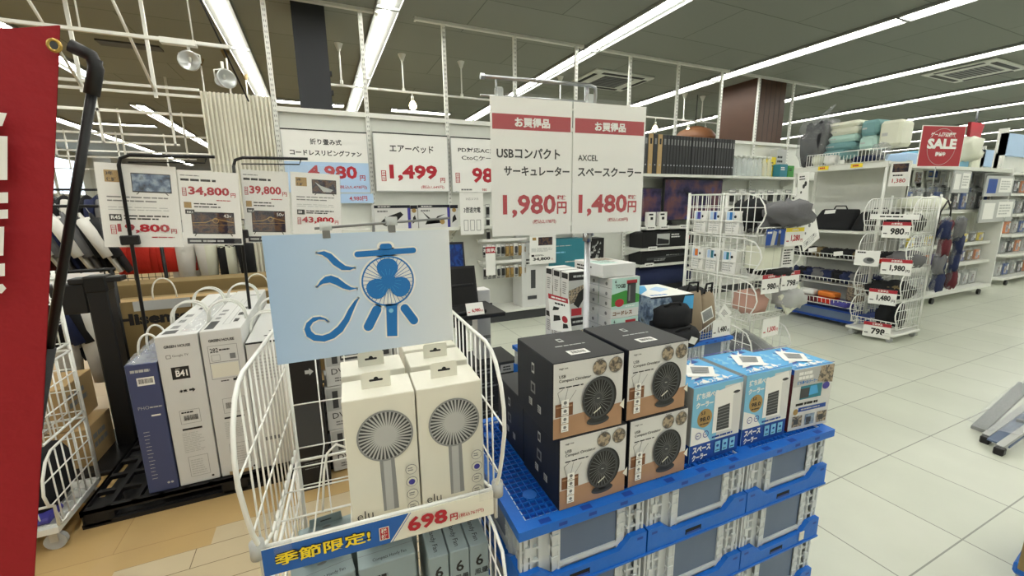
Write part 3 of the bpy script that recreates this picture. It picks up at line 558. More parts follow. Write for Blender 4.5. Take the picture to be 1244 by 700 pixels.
# ================================================================== folding crates
CW, CD, CH = 0.358, 0.50, 0.198
def crate(lid):
    t = thing('folding_crate', 'x', 'crate'); W, D, H = CW, CD, CH
    a = MB()
    prof = [(0, 0), (W, 0), (W, .072), (W - .05, .072), (W - .085, .043), (.085, .043), (.05, .072), (0, .072)]
    a.prism((0, 0, 0), (1, 0, 0), (0, 0, 1), prof, .014, 'blue'); a.prism((W, D, 0), (-1, 0, 0), (0, 0, 1), prof, .014, 'blue')
    pd = [(0, 0), (D - .03, 0), (D - .03, .072), (D - .08, .072), (D - .12, .043), (.09, .043), (.05, .072), (0, .072)]
    a.prism((0, D - .015, 0), (0, -1, 0), (0, 0, 1), pd, .014, 'blue'); a.prism((W, .015, 0), (0, 1, 0), (0, 0, 1), pd, .014, 'blue')
    a.box((.01, .01, .004), (W - .01, D - .01, .012), 'blue')
    a.box((-.002, -.003, .0), (W + .002, 0, .006), 'blue'); a.box((-.003, 0, 0), (0, D, .006), 'blue')
    f = Face(a, (0, 0, 0)); f.rect(W * .36, .014, W * .52, .03, 'holeblack'); f.up(); f.rect(W * .37, .014, W * .51, .02, 'dblue')
    f.rect(.012, .055, .03, .062, 'dblue'); f.rect(W - .03, .055, W - .012, .062, 'dblue')
    f = Face(a, (0, D, 0), (0, -1, 0)); f.rect(D * .42, .014, D * .58, .03, 'holeblack')
    a.build('base_tray', t)
    def wall(a, o, u, L):
        f = Face(a, o, u); u = f.u; n = f.n; O = Vector(o)
        def bx(x0, z0, x1, z1, d0, d1, mat):
            p = [O + u * x + Vector((0, 0, z)) + n * d for d in (d1, d0) for x, z in ((x0, z0), (x1, z0), (x1, z1), (x0, z1))]
            a.add(p, [(0, 1, 2, 3), (7, 6, 5, 4), (0, 4, 5, 1), (1, 5, 6, 2), (2, 6, 7, 3), (3, 7, 4, 0)], mat)
        q = L * .3; r = L * .76
        bx(.004, .03, L - .004, H - .003, -.014, -.011, 'crate')
        for x in (.004, .03, .052, q - .02, q - .004, r, r + .016, L - .05, L - .026, L - .008): bx(x, .03, x + .006, H - .003, -.012, -.001, 'crate')
        bx(q, .05, r, .062, -.012, 0, 'crate'); bx(q - .02, .045, q, H - .004, -.01, -.002, 'crate'); bx(r, .045, r + .02, H - .004, -.01, -.002, 'crate')
        for z in (.085, .12, .15): bx(.004, z, .055, z + .006, -.012, -.002, 'crate'); bx(L - .055, z, L - .006, z + .006, -.012, -.002, 'crate')
        for z in (.07, .1, .13): bx(q - .022, z, q - .002, z + .012, -.01, .001, 'crate'); bx(r + .002, z, r + .022, z + .012, -.01, .001, 'crate')
        bx(q * .55, .03, q * .55 + .003, H - .03, -.01, -.004, 'crate')
        bx(L - .03, .11, L - .018, .135, -.004, .004, 'crate'); bx(.016, .11, .028, .135, -.004, .004, 'crate')
        f.k = 1; f.e = -.005; f.rect(q, .062, r, H - .004, 'cratepane'); f.e = .0012; f.ring(q * .62, .115, .012, .015, 'crate', 16)
    for nm, o, u, L in (('front_wall', (0, 0.012, 0), (1, 0, 0), W), ('back_wall', (W, D - .012, 0), (-1, 0, 0), W), ('left_wall', (.012, D - .01, 0), (0, -1, 0), D - .02), ('right_wall', (W - .012, .01, 0), (0, 1, 0), D - .02)):
        a = MB(); wall(a, o, u, L); a.build(nm, t)
    if lid:
        a = MB(); z0, z1 = H - .024, H; b = .022
        for p, q in (((-.006, -.008, z0), (W + .002, b, z1)), ((-.006, D - b, z0), (W + .002, D + .004, z1)), ((-.006, b, z0), (b, D - b, z1)), ((W - b, b, z0), (W + .002, D - b, z1))): a.box(p, q, 'blue')
        a.box((b, b, z0), (W - b, D - b, z1 - .008), 'dblue')
        n = 18
        for k in range(1, n): x = b + (W - 2 * b) * k / n; a.box((x - .0011, b, z1 - .009), (x + .0011, D - b, z1 - .0015), 'blue')
        n = 24
        for k in range(1, n): y = b + (D - 2 * b) * k / n; a.box((b, y - .0011, z1 - .009), (W - b, y + .0011, z1 - .0015), 'blue')
        for x, y in ((.07, .1), (W - .07, .1), (.07, D - .1), (W - .07, D - .1)): a.cyl((x, y, z1 - .008), .018, .007, 'blue', 16)
        a.box((W / 2 - .005, b, z1 - .009), (W / 2 + .005, D - b, z1 - .001), 'blue')
        f = Face(a, (-.006, -.008, 0))
        for x in (.1, .18, .27): f.rect(x, z0 + .008, x + .022, z0 + .017, 'dblue')
        f = Face(a, (0, 0, z1), (1, 0, 0), (0, 1, 0))
        for x in (.05, .16, .28): f.rect(x, -.003, x + .028, .012, 'dblue')
        a.build('lid', t)
    return t
cl = crate(True); cp_ = crate(False)
CA = -0.035
def cpos(k, x0=0.345, y0=0.735, ang=CA): return x0 + k * .363 * math.cos(ang), y0 + k * .363 * math.sin(ang)
COLN = ['left column', 'middle column', 'right column']
LAY = ['bottom layer', 'second layer from the floor', 'layer just below the lidded one']
for k in range(3):
    x, y = cpos(k)
    for L in range(4):
        lb = 'clear folding crate with blue lid topping the %s in the foreground' % COLN[k] if L == 3 else 'clear blue-trayed crate, %s of the %s in the foreground' % (LAY[L], COLN[k])
        src = cl if L == 3 else cp_
        if (k, L) in ((0, 3), (0, 0)): src.location = (x, y, L * CH); src.rotation_euler = (0, 0, CA); src['label'] = lb; src['group'] = 'crates stacked in the foreground'; o = src
        else: o = dup(src, (x, y, L * CH), CA, lb, 'crates stacked in the foreground')
t = thing('paper_sticker', 'white paper sticker on the blue band of the right crate column', 'sticker', (cpos(2)[0] + .262, cpos(2)[1] - .012, 2 * CH + .018), CA); a = MB(); a.box((0, -.001, 0), (.022, 0.001, .03), 'cream'); a.build('label', t)
# ================================================================== fan boxes
BW, BD, BH = .188, .2, .183
def fanbox():
    t = thing('fan_box', 'x', 'box'); a = MB(); W, D, H = BW, BD, BH
    a.bevbox((0, 0, 0), (W, D, H), 'navycard', .002)
    f = Face(a, (0, 0, H), (1, 0, 0), (0, 1, 0)); f.rect(.001, .001, W - .001, D - .001, 'matblack'); f.up()
    f.rect(W * .34, D * .16, W * .62, D * .3, 'paper'); f.bars(W * .3, D * .46, W * .78, D * .5, 1, 'lgink', 6, .6); f.rect(W * .44, D * .62, W * .52, D * .74, 'lgink'); f.up(); f.barcode(W * .38, D * .19, W * .58, D * .27); f.rect(W * .455, D * .65, W * .505, D * .71, 'matblack')
    f = Face(a, (0, 0, 0)); f.rect(.0015, .0015, W - .0015, H - .0015, 'tvbox'); f.up(); f.poly([(.0015, .0015), (W - .0015, .0015), (W - .0015, H * .32), (W * .5, H * .3), (.0015, H * .28)], 'wood'); f.up()
    f.text('nagt coa', W * .08, H * .905, H * .028, 'ink', .01, w=W * .12); f.text('USB', W * .08, H * .8, H * .04, 'ink', .01); f.text('Compact Circulator', W * .08, H * .735, H * .05, 'ink', .01, w=W * .44); f.bars(W * .08, H * .66, W * .46, H * .69, 1, 'ink', 5)
    for x, p in ((.64, 'photoc'), (.87, 'photoc')): f.disc(W * x, H * .86, W * .1, p); f.up(); f.ring(W * x, H * .86, W * .095, W * .104, 'gink'); f.text('Fan mode' if x < .7 else 'Compact', W * x, H * .965, H * .018, 'ink', 0, center=True)
    # basket of reeds in the picture
    f.rect(W * .03, H * .3, W * .27, H * .47, 'brownprint'); f.up(); f.rect(W * .04, H * .42, W * .26, H * .44, 'wood'); f.line([(W * .1, H * .47), (W * .06, H * .62), (W * .13, H * .66)], .0012, 'gink'); f.line([(W * .15, H * .47), (W * .2, H * .68)], .001, 'gink'); f.line([(W * .2, H * .47), (W * .31, H * .62)], .001, 'gink')
    # the fan
    cx, cy, r = W * .63, H * .455, W * .25
    f.up(); f.disc(W * .63, H * .145, W * .165, 'dgrey', H * .06); f.up(); f.poly([(W * .58, H * .14), (W * .68, H * .14), (W * .7, H * .3), (W * .6, H * .3)], 'dgrey'); f.disc(W * .63, H * .165, W * .15, 'matblack', H * .045)
    f.up(); f.disc(cx + W * .015, cy, r * .98, 'black', r * 1.12, 32); f.up(); f.disc(cx - W * .005, cy, r * .93, 'dgrey', r * 1.1, 32); f.up(); f.disc(cx - W * .01, cy, r * .8, 'black', r * .97, 32); f.up()
    for k in range(26):
        an = 6.283 * k / 26; f.line([(cx - W * .01 + r * .22 * math.cos(an), cy + r * .26 * math.sin(an)), (cx - W * .01 + r * .79 * math.cos(an + .35), cy + r * .96 * math.sin(an + .35))], .0011, 'gink')
    f.disc(cx - W * .01, cy, r * .24, 'dgrey', r * .28); f.up(); f.bars(cx - r * .12, cy - .002, cx + r * .08, cy + .002, 1, 'lgink', 1); f.line([(cx - r * .3, cy - r * .75), (cx + r * .1, cy - r * .5)], .003, 'cream')
    # icons
    for k in range(4):
        y = H * (.1 + .11 * k); f.rect(W * .1, y, W * .2, y + H * .1, 'paper'); f.up(); f.disc(W * .15, y + H * .06, W * .024, 'gink', n=5 + k); f.bars(W * .115, y + H * .012, W * .185, y + H * .028, 1, 'ink', k)
    f.poly([(W * .93, H * .3), (W, H * .24), (W, H * .38)], 'cream')
    f = Face(a, (0, D, 0), (0, -1, 0))                     # left side
    f.rect(.09, H * .68, .105, H * .82, 'lgink'); f.rect(.085, H * .4, .11, H * .55, 'gink'); f.up(); f.rect(.0925, H * .71, .1025, H * .79, 'navycard'); f.rect(.09, H * .43, .105, H * .52, 'navycard')
    for x in (.075, .125): f.rect(x, H * .2, x + .018, H * .3, 'lgink'); f.up(); f.bars(x + .002, H * .21, x + .016, H * .29, 3, 'navycard', 3)
    a.build('carton', t); return t
fb = fanbox(); ZL = 4 * CH + .001
spots = [(.452, .748, ZL, -.03, 'black fan box with white front, lower left of the four facing front'), (.651, .745, ZL, -.03, 'black fan box with white front, lower right, next to the blue coolers'), (.436, .752, ZL + BH + .001, -.04, 'black fan box with white front, upper left, top lid fully visible'), (.641, .75, ZL + BH + .001, -.025, 'black fan box with white front, upper right of the fan stack'), (.462, .956, ZL, -.04, 'black fan box mostly hidden at the back left of the fan stack')]
for k, (x, y, z, rz, lb) in enumerate(spots):
    if k == 0: fb.location = (x, y, z); fb.rotation_euler = (0, 0, rz); fb['label'] = lb; fb['group'] = 'fan boxes on the crates'
    else: dup(fb, (x, y, z), rz, lb, 'fan boxes on the crates')
# ================================================================== blue cooler boxes
def cooler(W, D, H, back=False):
    t = thing('cooler_box', 'x', 'box'); a = MB(); a.bevbox((0, 0, 0), (W, D, H), 'tvbox' if back else 'sky', .002)
    f = Face(a, (0, 0, H), (1, 0, 0), (0, 1, 0)); f.rect(.001, .001, W - .001, D - .001, 'cyan'); f.up()
    rnd = random.Random(3)
    for k in range(34):
        x, y = rnd.uniform(0, W * .8), rnd.uniform(.004, D * .85); dx, dy = rnd.uniform(.08, .2) * W, rnd.uniform(-.02, .12) * D; f.e += .00002; f.poly([(x, y), (min(x + dx, W), max(y + dy * .4, 0)), (min(x + dx * .8, W), min(y + D * .14, D))], ('sky', 'paper', 'deepblue', 'paper', 'cyan', 'sky')[k % 6])
    f.up(); f.poly([(W * .22, D * .38), (W * .62, D * .2), (W * .9, D * .55), (W * .5, D * .86)], 'paper'); f.up(); f.poly([(W * .38, D * .45), (W * .62, D * .34), (W * .8, D * .55), (W * .55, D * .7)], 'grey'); f.up()
    for k in range(4): f.line([(W * (.42 + .05 * k), D * (.47 + .05 * k)), (W * (.6 + .05 * k), D * (.37 + .05 * k))], .0018, 'dgrey')
    f.text('スペースクーラー', W * .1, D * .03, D * .12, 'paper', .03, w=W * .75); f.line([(0, .001), (W, .001)], .003, 'deepblue'); f.line([(0, D - .002), (W, D - .002)], .004, 'purple')
    f = Face(a, (0, 0, 0))
    if not back:
        f.rect(.001, 0, W - .001, H * .24, 'deepblue'); f.rect(.001, H * .24, W - .001, H - .001, 'sky'); f.up(); f.poly([(W * .5, H * .24), (W - .001, H * .24), (W - .001, H * .95), (W * .62, H * .95)], 'tvbox'); f.poly([(.001, H * .24), (W * .4, H * .24), (W * .25, H * .42), (.001, H * .5)], 'paper'); f.up()
        f.text('持ち運べる', W * .06, H * .84, H * .085, 'paper', .05, w=W * .44); f.text('クーラー', W * .06, H * .73, H * .08, 'paper', .05, w=W * .34)
        f.disc(W * .25, H * .58, W * .145, 'gold', H * .125); f.up(); f.text('5.0', W * .17, H * .63, H * .045, 'ink', .03); f.text('98.0', W * .15, H * .54, H * .06, 'ink', .03, w=W * .2); f.bars(W * .16, H * .49, W * .34, H * .52, 1, 'ink', 2)
        f.poly([(W * .42, H * .34), (W * .82, H * .33), (W * .8, H * .8), (W * .96, H * .86), (W * .92, H * .95), (W * .42, H * .9)], 'paper'); f.up(); f.poly([(W * .5, H * .36), (W * .76, H * .36), (W * .74, H * .7), (W * .5, H * .68)], 'dgrey'); f.up()
        for k in range(7): f.line([(W * .5, H * (.4 + .042 * k)), (W * .75, H * (.405 + .043 * k))], .0016, 'grey')
        f.disc(W * .86, H * .84, W * .07, 'dgrey', H * .02)
        for x in (.14, .29): f.ring(W * x, H * .36, W * .045, W * .056, 'purple'); f.bars(W * (x - .03), H * .35, W * (x + .03), H * .37, 1, 'purple', 1)
        f.bars(W * .42, H * .26, W * .96, H * .31, 1, 'deepblue', 7)
        f.text('スペース', W * .05, H * .13, H * .085, 'paper', .05, w=W * .36); f.text('クーラー', W * .05, H * .025, H * .085, 'paper', .05, w=W * .3)
        for k in range(3): x = W * (.5 + .15 * k); f.rect(x, H * .06, x + W * .11, H * .21, 'sky'); f.up(); f.disc(x + W * .055, H * .15, W * .03, 'deepblue', H * .02, 6); f.bars(x + .004, H * .075, x + W * .1, H * .1, 1, 'ink', k)
    else:
        f.rect(.001, H * .72, W - .001, H - .001, 'lgink'); f.up(); f.poly([(W * .6, H * .75), (W - .001, H * .7), (W - .001, H - .001), (W * .66, H - .001)], 'photoc'); f.bars(W * .12, H * .82, W * .6, H * .96, 2, 'paper', 3, .7); f.text('持ち運べるクーラー', W * .1, H * .75, H * .06, 'inkblue', .04, w=W * .5)
        f.rect(W * .2, H * .5, W * .74, H * .72, 'teal'); f.up(); f.rect(W * .2, H * .52, W * .42, H * .68, 'dgrey'); f.poly([(W * .42, H * .55), (W * .66, H * .56), (W * .6, H * .7), (W * .44, H * .7)], 'cyan'); f.disc(W * .84, H * .66, W * .09, 'purple', H * .06)
        f.bars(W * .12, H * .4, W * .85, H * .45, 1, 'ink', 8, .8); f.rect(W * .2, H * .3, W * .9, H * .37, 'deepblue'); f.disc(W * .14, H * .31, W * .06, 'gold'); f.up(); f.bars(W * .26, H * .315, W * .84, H * .355, 1, 'lgink', 9)
        for k in range(3): x = W * (.08 + .31 * k); f.rect(x, H * .06, x + W * .24, H * .24, 'photoc' if k != 1 else 'photob'); f.up(); f.rect(x + .005, H * .1, x + W * .15, H * .19, 'dgrey')
        f = Face(a, (0, D, 0), (0, -1, 0)); f.rect(0, 0, D, H * .92, 'maroon'); f.rect(0, H * .92, D, H, 'deepblue')
    f = Face(a, (0, D, 0), (0, -1, 0))
    if not back: f.rect(0, 0, D, H, 'lgink'); f.up(); f.rect(0, 0, D, H * .24, 'deepblue'); f.bars(.02, H * .4, D - .02, H * .8, 5, 'gink', 5)
    a.build('carton', t); return t
c1 = cooler(.186, .165, .222); c1.location = (.868, .752, ZL); c1.rotation_euler = (0, 0, -.03); tag(c1, 'blue and white cooler box, left one touching the fan boxes', 'box', 'cooler boxes on the crates')
dup(c1, (1.072, .75, ZL), -.05, 'blue and white cooler box, middle one of the three', 'cooler boxes on the crates')
c3 = cooler(.172, .165, .205, True); c3.location = (1.276, .742, ZL); c3.rotation_euler = (0, 0, -.1); tag(c3, 'cooler box turned to its white photo side, right one by the aisle', 'box', 'cooler boxes on the crates')
# ================================================================== foreground wire basket stand
def tier(a, W, prof, D, zf, ny=9, nx=8, r=.0022, R_=.0035, ztop=None, back=True, lipz=None, mat='wire', hz=(.33, .66), yf=0.0):
    def height(y):
        best = prof[0][1]
        for (y0, z0), (y1, z1) in zip(prof, prof[1:]):
            if min(y0, y1) - 1e-6 <= y <= max(y0, y1) + 1e-6 and abs(y1 - y0) > 1e-6:
                best = max(best, z0 + (z1 - z0) * (y - y0) / (y1 - y0))
        return best
    zt = ztop if ztop is not None else prof[-1][1]
    for x in (0, W):
        a.tube([(x, prof[0][0], zf)] + [(x, y, z) for y, z in prof], R_, mat)
        a.rod((x, yf, zf), (x, D, zf), R_, mat)
        for k in range(ny + 1): y = D * (k + .3) / (ny + .6); a.rod((x, y, zf), (x, y, height(y)), r, mat, 5)
        for h in hz:
            z = zf + (zt - zf) * h; ys = [y0 + (y1 - y0) * (z - z0) / (z1 - z0) for (y0, z0), (y1, z1) in zip(prof, prof[1:]) if min(z0, z1) <= z <= max(z0, z1) and abs(z1 - z0) > 1e-6]
            a.rod((x, min(ys) if ys else 0, z), (x, D, z), r, mat, 5)
    for k in range(nx + 1): x = W * k / nx; a.tube([(x, prof[0][0], lipz or prof[0][1]), (x, yf, zf), (x, D, zf)] + ([(x, D, zt)] if back else []), r, mat, 5)
    for k in range(5): y = yf + (D - yf) * k / 4; a.rod((0, y, zf), (W, y, zf), r, mat, 5)
    lz = lipz or prof[0][1]
    a.rod((0, prof[0][0], lz), (W, prof[0][0], lz), R_, mat)
    if back:
        for h in (.35, .7, 1): a.rod((0, D, zf + (zt - zf) * h), (W, D, zf + (zt - zf) * h), R_ if h == 1 else r, mat, 5)
def caster(t, x, y, r=.025):
    a = MB(); a.cyl((x, y + .011, r), r, .022, 'caster', 16, 'y'); c = a.build('caster', t)
    a = MB(); a.box((x - .014, y - .016, r), (x + .014, y + .016, r * 2 + .006), 'steel'); a.build('caster_fork', c)
SB = thing('wire_basket_stand', 'white wire basket stand in the foreground holding hand fan boxes under the blue fan banner', 'basket stand', (-.152, .80, 0), -.068)
PF = [(0, .888), (-.03, .94), (-.05, .995), (-.068, 1.06), (-.066, 1.11), (-.05, 1.154), (-.02, 1.19), (.01, 1.206), (.05, 1.213), (.2, 1.207), (.47, 1.2)]
a = MB(); tier(a, .455, PF, .47, .815, 11, 6, .0021, .0042, 1.2, yf=.06); a.build('upper_basket', SB)
a = MB(); tier(a, .455, [(0, .53), (-.05, .62), (-.06, .71), (-.04, .76), (.02, .775), (.47, .775)], .47, .5, 11, 6, .0021, .0042, .775); a.build('lower_basket', SB)
a = MB(); tier(a, .455, [(0, .28), (-.05, .33), (-.06, .38), (-.03, .43), (.02, .44), (.47, .44)], .47, .17, 11, 6, .0021, .0042, .44); a.build('bottom_basket', SB)
for x in (0, .455): a = MB(); a.tube([(x, .47, .06), (x, .47, 1.215)], .008, 'wire', 8); a.tube([(x, -.01, .885), (x, .1, .84), (x, .47, .815)], .004, 'wire'); a.build('upright', SB)
a = MB(); a.tube([(0, -.03, .08), (.455, -.03, .08), (.455, .47, .08), (0, .47, .08)], .008, 'wire', 8, True); a.build('base_frame', SB)
for x in (.02, .435):
    for y in (-.02, .45): caster(SB, x, y)
a = MB(); a.tube([(.09, .16, .82), (.1, .17, .91), (.11, .175, .95), (.13, .18, .966), (.155, .18, .95), (.16, .175, .91), (.155, .16, .82)], .003, 'wire'); a.build('divider_loop', SB)
for x in (-.004, .459): a = MB(); a.tube([(x, -.002, .872), (x, -.002, .905)], .0125, 'lgink', 10); a.build('plastic_bracket', SB)
# ---- hand fan boxes
def elu():
    t = thing('hand_fan_box', 'x', 'box'); a = MB(); W, D, H = .146, .105, .293
    a.bevbox((0, 0, 0), (W, D, H), 'cream', .002)
    f = Face(a, (0, 0, 0)); cx, cy, r = W * .55, H * .69, W * .39
    f.poly([(cx - W * .1, H * .08), (cx + W * .12, H * .08), (cx + W * .1, cy - r * .7), (cx - W * .11, cy - r * .7)], 'grey'); f.up(); f.rect(cx - W * .06, H * .08, cx + W * .05, cy - r * .7, 'lgink'); f.up(); f.disc(cx, cy, r * 1.02, 'grey', n=36); f.up(); f.disc(cx, cy, r * .97, 'dgrey', n=36); f.up()
    for k in range(38):
        an = 6.283 * k / 38; f.line([(cx + r * .3 * math.cos(an), cy + r * .3 * math.sin(an)), (cx + r * .96 * math.cos(an + .18), cy + r * .96 * math.sin(an + .18))], .0036, 'lgink')
    f.ring(cx, cy, r * .95, r * 1.02, 'grey', 36); f.up(); f.disc(cx, cy, r * .32, 'lgink')
    f.text('elu', W * .07, H * .055, H * .07, 'ink', -.008)
    for k in range(4):
        y = H * (.07 + .105 * k); f.disc(W * .88, y, W * .085, 'gink', H * .041); f.up(); f.disc(W * .88, y, W * .078, 'cream', H * .037); f.up()
        if k == 2: f.disc(W * .88, y, W * .05, 'purple', H * .024, 8)
        else: f.bars(W * .83, y - .004, W * .93, y + .006, 2, 'gink', k)
    a.build('carton', t)
    a = MB(); y = D * .45; w0, w1 = W * .28, W * .7
    pts = [(w0, 0), (w1, 0), (w1, .034), (w1 - .004, .038), (w0 + .004, .038), (w0, .034)]
    a.prism((0, y, H - .001), (1, 0, 0), (0, 0, 1), pts, .0012, 'cream'); f = Face(a, (0, y, H)); cx = (w0 + w1) / 2
    f.capsule(cx - .012, .018, cx + .012, .018, .005, 'ink'); f.disc(cx, .0205, .005, 'ink', n=12)
    f = Face(a, (W, y + .0012, H), (-1, 0, 0)); f.capsule(W - cx - .012, .018, W - cx + .012, .018, .005, 'ink')
    a.build('hang_tab', t); return t
e0 = elu(); E5 = [(.008, .862, -.06, 'cream hand fan box with black-lettered front, front left in the wire basket'), (.157, .853, -.06, 'cream hand fan box, front right in the wire basket'), (.014, 1.0, -.03, 'cream hand fan box behind the front left one'), (.172, .99, -.05, 'cream hand fan box behind the front right one'), (.178, 1.115, -.04, 'rearmost cream hand fan box at the back right of the wire basket')]
for k, (x, y, rz, lb) in enumerate(E5):
    if k == 0: e0.location = (x, y, .821); e0.rotation_euler = (0, 0, rz); tag(e0, lb, 'box', 'hand fan boxes in the basket')
    else: dup(e0, (x, y, .821), rz, lb, 'hand fan boxes in the basket')
# ---- grey boxes in the lower basket
def gbox(W, D, H, side=False):
    t = thing('grey_fan_box', 'x', 'box'); a = MB(); a.bevbox((0, 0, 0), (W, D, H), 'bgrey', .002)
    f = Face(a, (0, 0, 0))
    if side: f.text('6', W * .3, H * .72, .03, 'ink', .02); f.text('風量', W * .22, H * .6, .016, 'ink', .01); g = Face(a, (W * .25, D * .92, H), (0, -1, 0), (1, 0, 0)); g.text('Compact Handy Fan', 0, 0, W * .34, 'ink', .0, w=D * .84)
    else: f.bars(W * .1, H * .8, W * .6, H * .88, 1, 'ink', 3); g = Face(a, (0, 0, H), (1, 0, 0), (0, 1, 0)); g.line([(0, D * .5), (W, D * .5)], .0012, 'gink'); g.text('Compact Handy Fan', W * .25, D * .12, D * .16, 'ink', 0, w=W * .6); g.disc(W * .5, D * .75, W * .08, 'gink', .004)
    a.build('carton', t)
    if not side: a = MB(); a.prism((W * .2, D * .9, H - .001), (1, 0, 0), (0, -.45, .9), [(0, 0), (W * .6, 0), (W * .58, .04), (W * .02, .04)], .0012, 'bgrey'); f = Face(a, (W * .2, D * .9, H), (1, 0, 0), (0, -.45, .9)); f.k = 2; f.capsule(W * .22, .02, W * .38, .02, .006, 'dgrey'); a.build('hang_tab', t)
    return t
g0 = gbox(.125, .075, .2); g1 = gbox(.046, .18, .205, True)
for k, (x, y, z, rz, lb) in enumerate([(-.12, .86, .51, .1, 'blue-grey hand fan box in the lower basket, far left under the yellow lettering'), (.01, .86, .515, -.02, 'blue-grey hand fan box in the lower basket, second from the left'), (-.11, .955, .53, .05, 'blue-grey hand fan box at the back left of the lower basket'), (.03, .955, .535, -.05, 'blue-grey hand fan box at the back middle of the lower basket')]):
    if k == 0: g0.location = (x, y, z); g0.rotation_euler = (0, 0, rz); tag(g0, lb, 'box', 'grey fan boxes in the lower basket')
    else: dup(g0, (x, y, z), rz, lb, 'grey fan boxes in the lower basket')
for k, (x, lb) in enumerate([(.158, 'narrow upright blue-grey box in the lower basket, left one of the three'), (.207, 'narrow upright blue-grey box in the lower basket, middle one of the three'), (.255, 'narrow upright blue-grey box at the right end of the lower basket')]):
    if k == 0: g1.location = (x, .83, .505); g1.rotation_euler = (0, 0, -.06); tag(g1, lb, 'box', 'upright grey boxes')
    else: dup(g1, (x, .83 - .003 * k, .505), -.06, lb, 'upright grey boxes')
# ---- price strip on the front bar
t = thing('price_strip', 'blue and white price strip with yellow lettering, 698 yen, on the wire basket', 'price strip', (-.149, .787, .836), -.068)
a = MB(); a.box((0, 0, 0), (.442, .002, .056), 'cream'); f = Face(a, (0, 0, 0)); f.poly([(0, 0), (.222, 0), (.262, .056), (0, .056)], 'stripblue'); f.up(); f.line([(.226, 0), (.266, .056)], .0015, 'stripblue')
f.k = 3; f.text('季節限定!', .018, .013, .031, 'ink', .06, w=.17); f.up(); f.up(); f.text('季節限定!', .0195, .0145, .028, 'yellow', .02, w=.167)
f.rect(.203, .011, .222, .04, 'cream'); f.up(); f.rect(.2045, .0125, .2205, .0385, 'price'); f.up(); f.text('税', .2065, .0265, .011, 'cream', .02); f.text('抜', .2065, .0135, .011, 'cream', .02)
f.text('698', .258, .013, .034, 'price', .035, w=.082); f.text('円', .345, .013, .017, 'price', .03); f.text('(税込767円)', .364, .014, .011, 'price', .01, w=.055)
a.build('printed_strip', t)
for x in (.02, .41): a = MB(); a.box((x, -.0012, .04), (x + .03, .004, .062), 'sleeve'); a.build('clear_clip', t)
# ---- blue fan banner
t = thing('fan_banner', 'pale blue sheet with a large blue fan-shaped character, clipped above the wire basket', 'banner', (-.0985, .90, 1.199), 0)
W, H = .356, .252; nx, nz = 14, 6
bm_ = bpy.data.materials.new('pale_blue_to_white_sheet'); bm_.use_nodes = True; nt = bm_.node_tree; b = nt.nodes['Principled BSDF']; tc = nt.nodes.new('ShaderNodeTexCoord'); sp = nt.nodes.new('ShaderNodeSeparateXYZ'); rp = nt.nodes.new('ShaderNodeValToRGB')
nt.links.new(tc.outputs['Object'], sp.inputs[0]); mr = nt.nodes.new('ShaderNodeMapRange'); mr.inputs[1].default_value = 0.0; mr.inputs[2].default_value = W; nt.links.new(sp.outputs['X'], mr.inputs[0]); nt.links.new(mr.outputs[0], rp.inputs[0])
rp.color_ramp.elements[0].color = rgb((166, 194, 226)); rp.color_ramp.elements[1].color = rgb((214, 220, 224)); e = rp.color_ramp.elements.new(.45); e.color = rgb((186, 206, 228)); nt.links.new(rp.outputs[0], b.inputs['Base Color']); b.inputs['Roughness'].default_value = .45
a = MB(); a.box((0, 0, 0), (W, .002, H), bm_)
f = Face(a, (0, 0, 0)); c = (.2205, .1485); RR = .0535
BAR = [(.1639, .2082), (.2762, .2104)]; W1 = [(.0877, .2154), (.1031, .2183), (.1153, .2123), (.129, .1963), (.1391, .1869), (.1498, .1834), (.1591, .1819), (.1471, .1774), (.1318, .1788), (.1175, .1899), (.1081, .2034), (.0982, .2113)]
W2 = [(.0825, .1472), (.091, .1598), (.1004, .1676), (.1113, .1692), (.1238, .1632), (.1359, .1509), (.1463, .1424), (.1591, .1386), (.1436, .1364), (.1306, .1412), (.1182, .1498), (.1078, .1553), (.0947, .1539)]
W3 = [(.1603, .1198), (.1506, .1133), (.1379, .0972), (.1272, .0784), (.1147, .0638), (.098, .0517), (.0844, .0484), (.0717, .0523), (.0652, .0605), (.064, .0694), (.07, .078), (.0812, .0827), (.0919, .0806), (.0988, .074), (.0943, .0828), (.084, .0882), (.071, .0881), (.0585, .0783), (.0533, .0657), (.0564, .0507), (.0683, .0399), (.0876, .0355), (.1058, .0398), (.1226, .0514), (.1371, .0724), (.1483, .0962)]
LG = [(.1928, .0894, .1737, .0558, .019), (.2507, .0865, .269, .0569, .018)]
for P_ in (W1, W2, W3): f.line(P_, .006, 'paper', True)
f.capsule(*BAR[0], *BAR[1], .0175, 'paper'); f.capsule(.2125, .2215, .2277, .2215, .02, 'paper'); f.disc(*c, RR * 1.07, 'paper', n=40)
for l in LG: f.capsule(*l[:4], l[4] + .006, 'paper')
f.poly([(.2095, .1), (.2385, .0985), (.2345, .0237), (.207, .0263)], 'paper'); f.up(); f.up()
for P_ in (W1, W2, W3): f.poly(P_, 'inkblue')
f.capsule(*BAR[0], *BAR[1], .0118, 'inkblue'); f.capsule(.2145, .2205, .2257, .2205, .0135, 'inkblue')
for l in LG: f.capsule(*l, 'inkblue')
f.poly([(.2125, .0993), (.2356, .0972), (.2311, .0267), (.2101, .0293)], 'inkblue'); f.ring(*c, RR * .94, RR, 'inkblue', 44)
for k in range(36): an = 6.283 * k / 36 + .08; f.line([(c[0] + RR * .3 * math.cos(an), c[1] + RR * .3 * math.sin(an)), (c[0] + RR * .95 * math.cos(an), c[1] + RR * .95 * math.sin(an))], .0011, 'inkblue')
f.up()
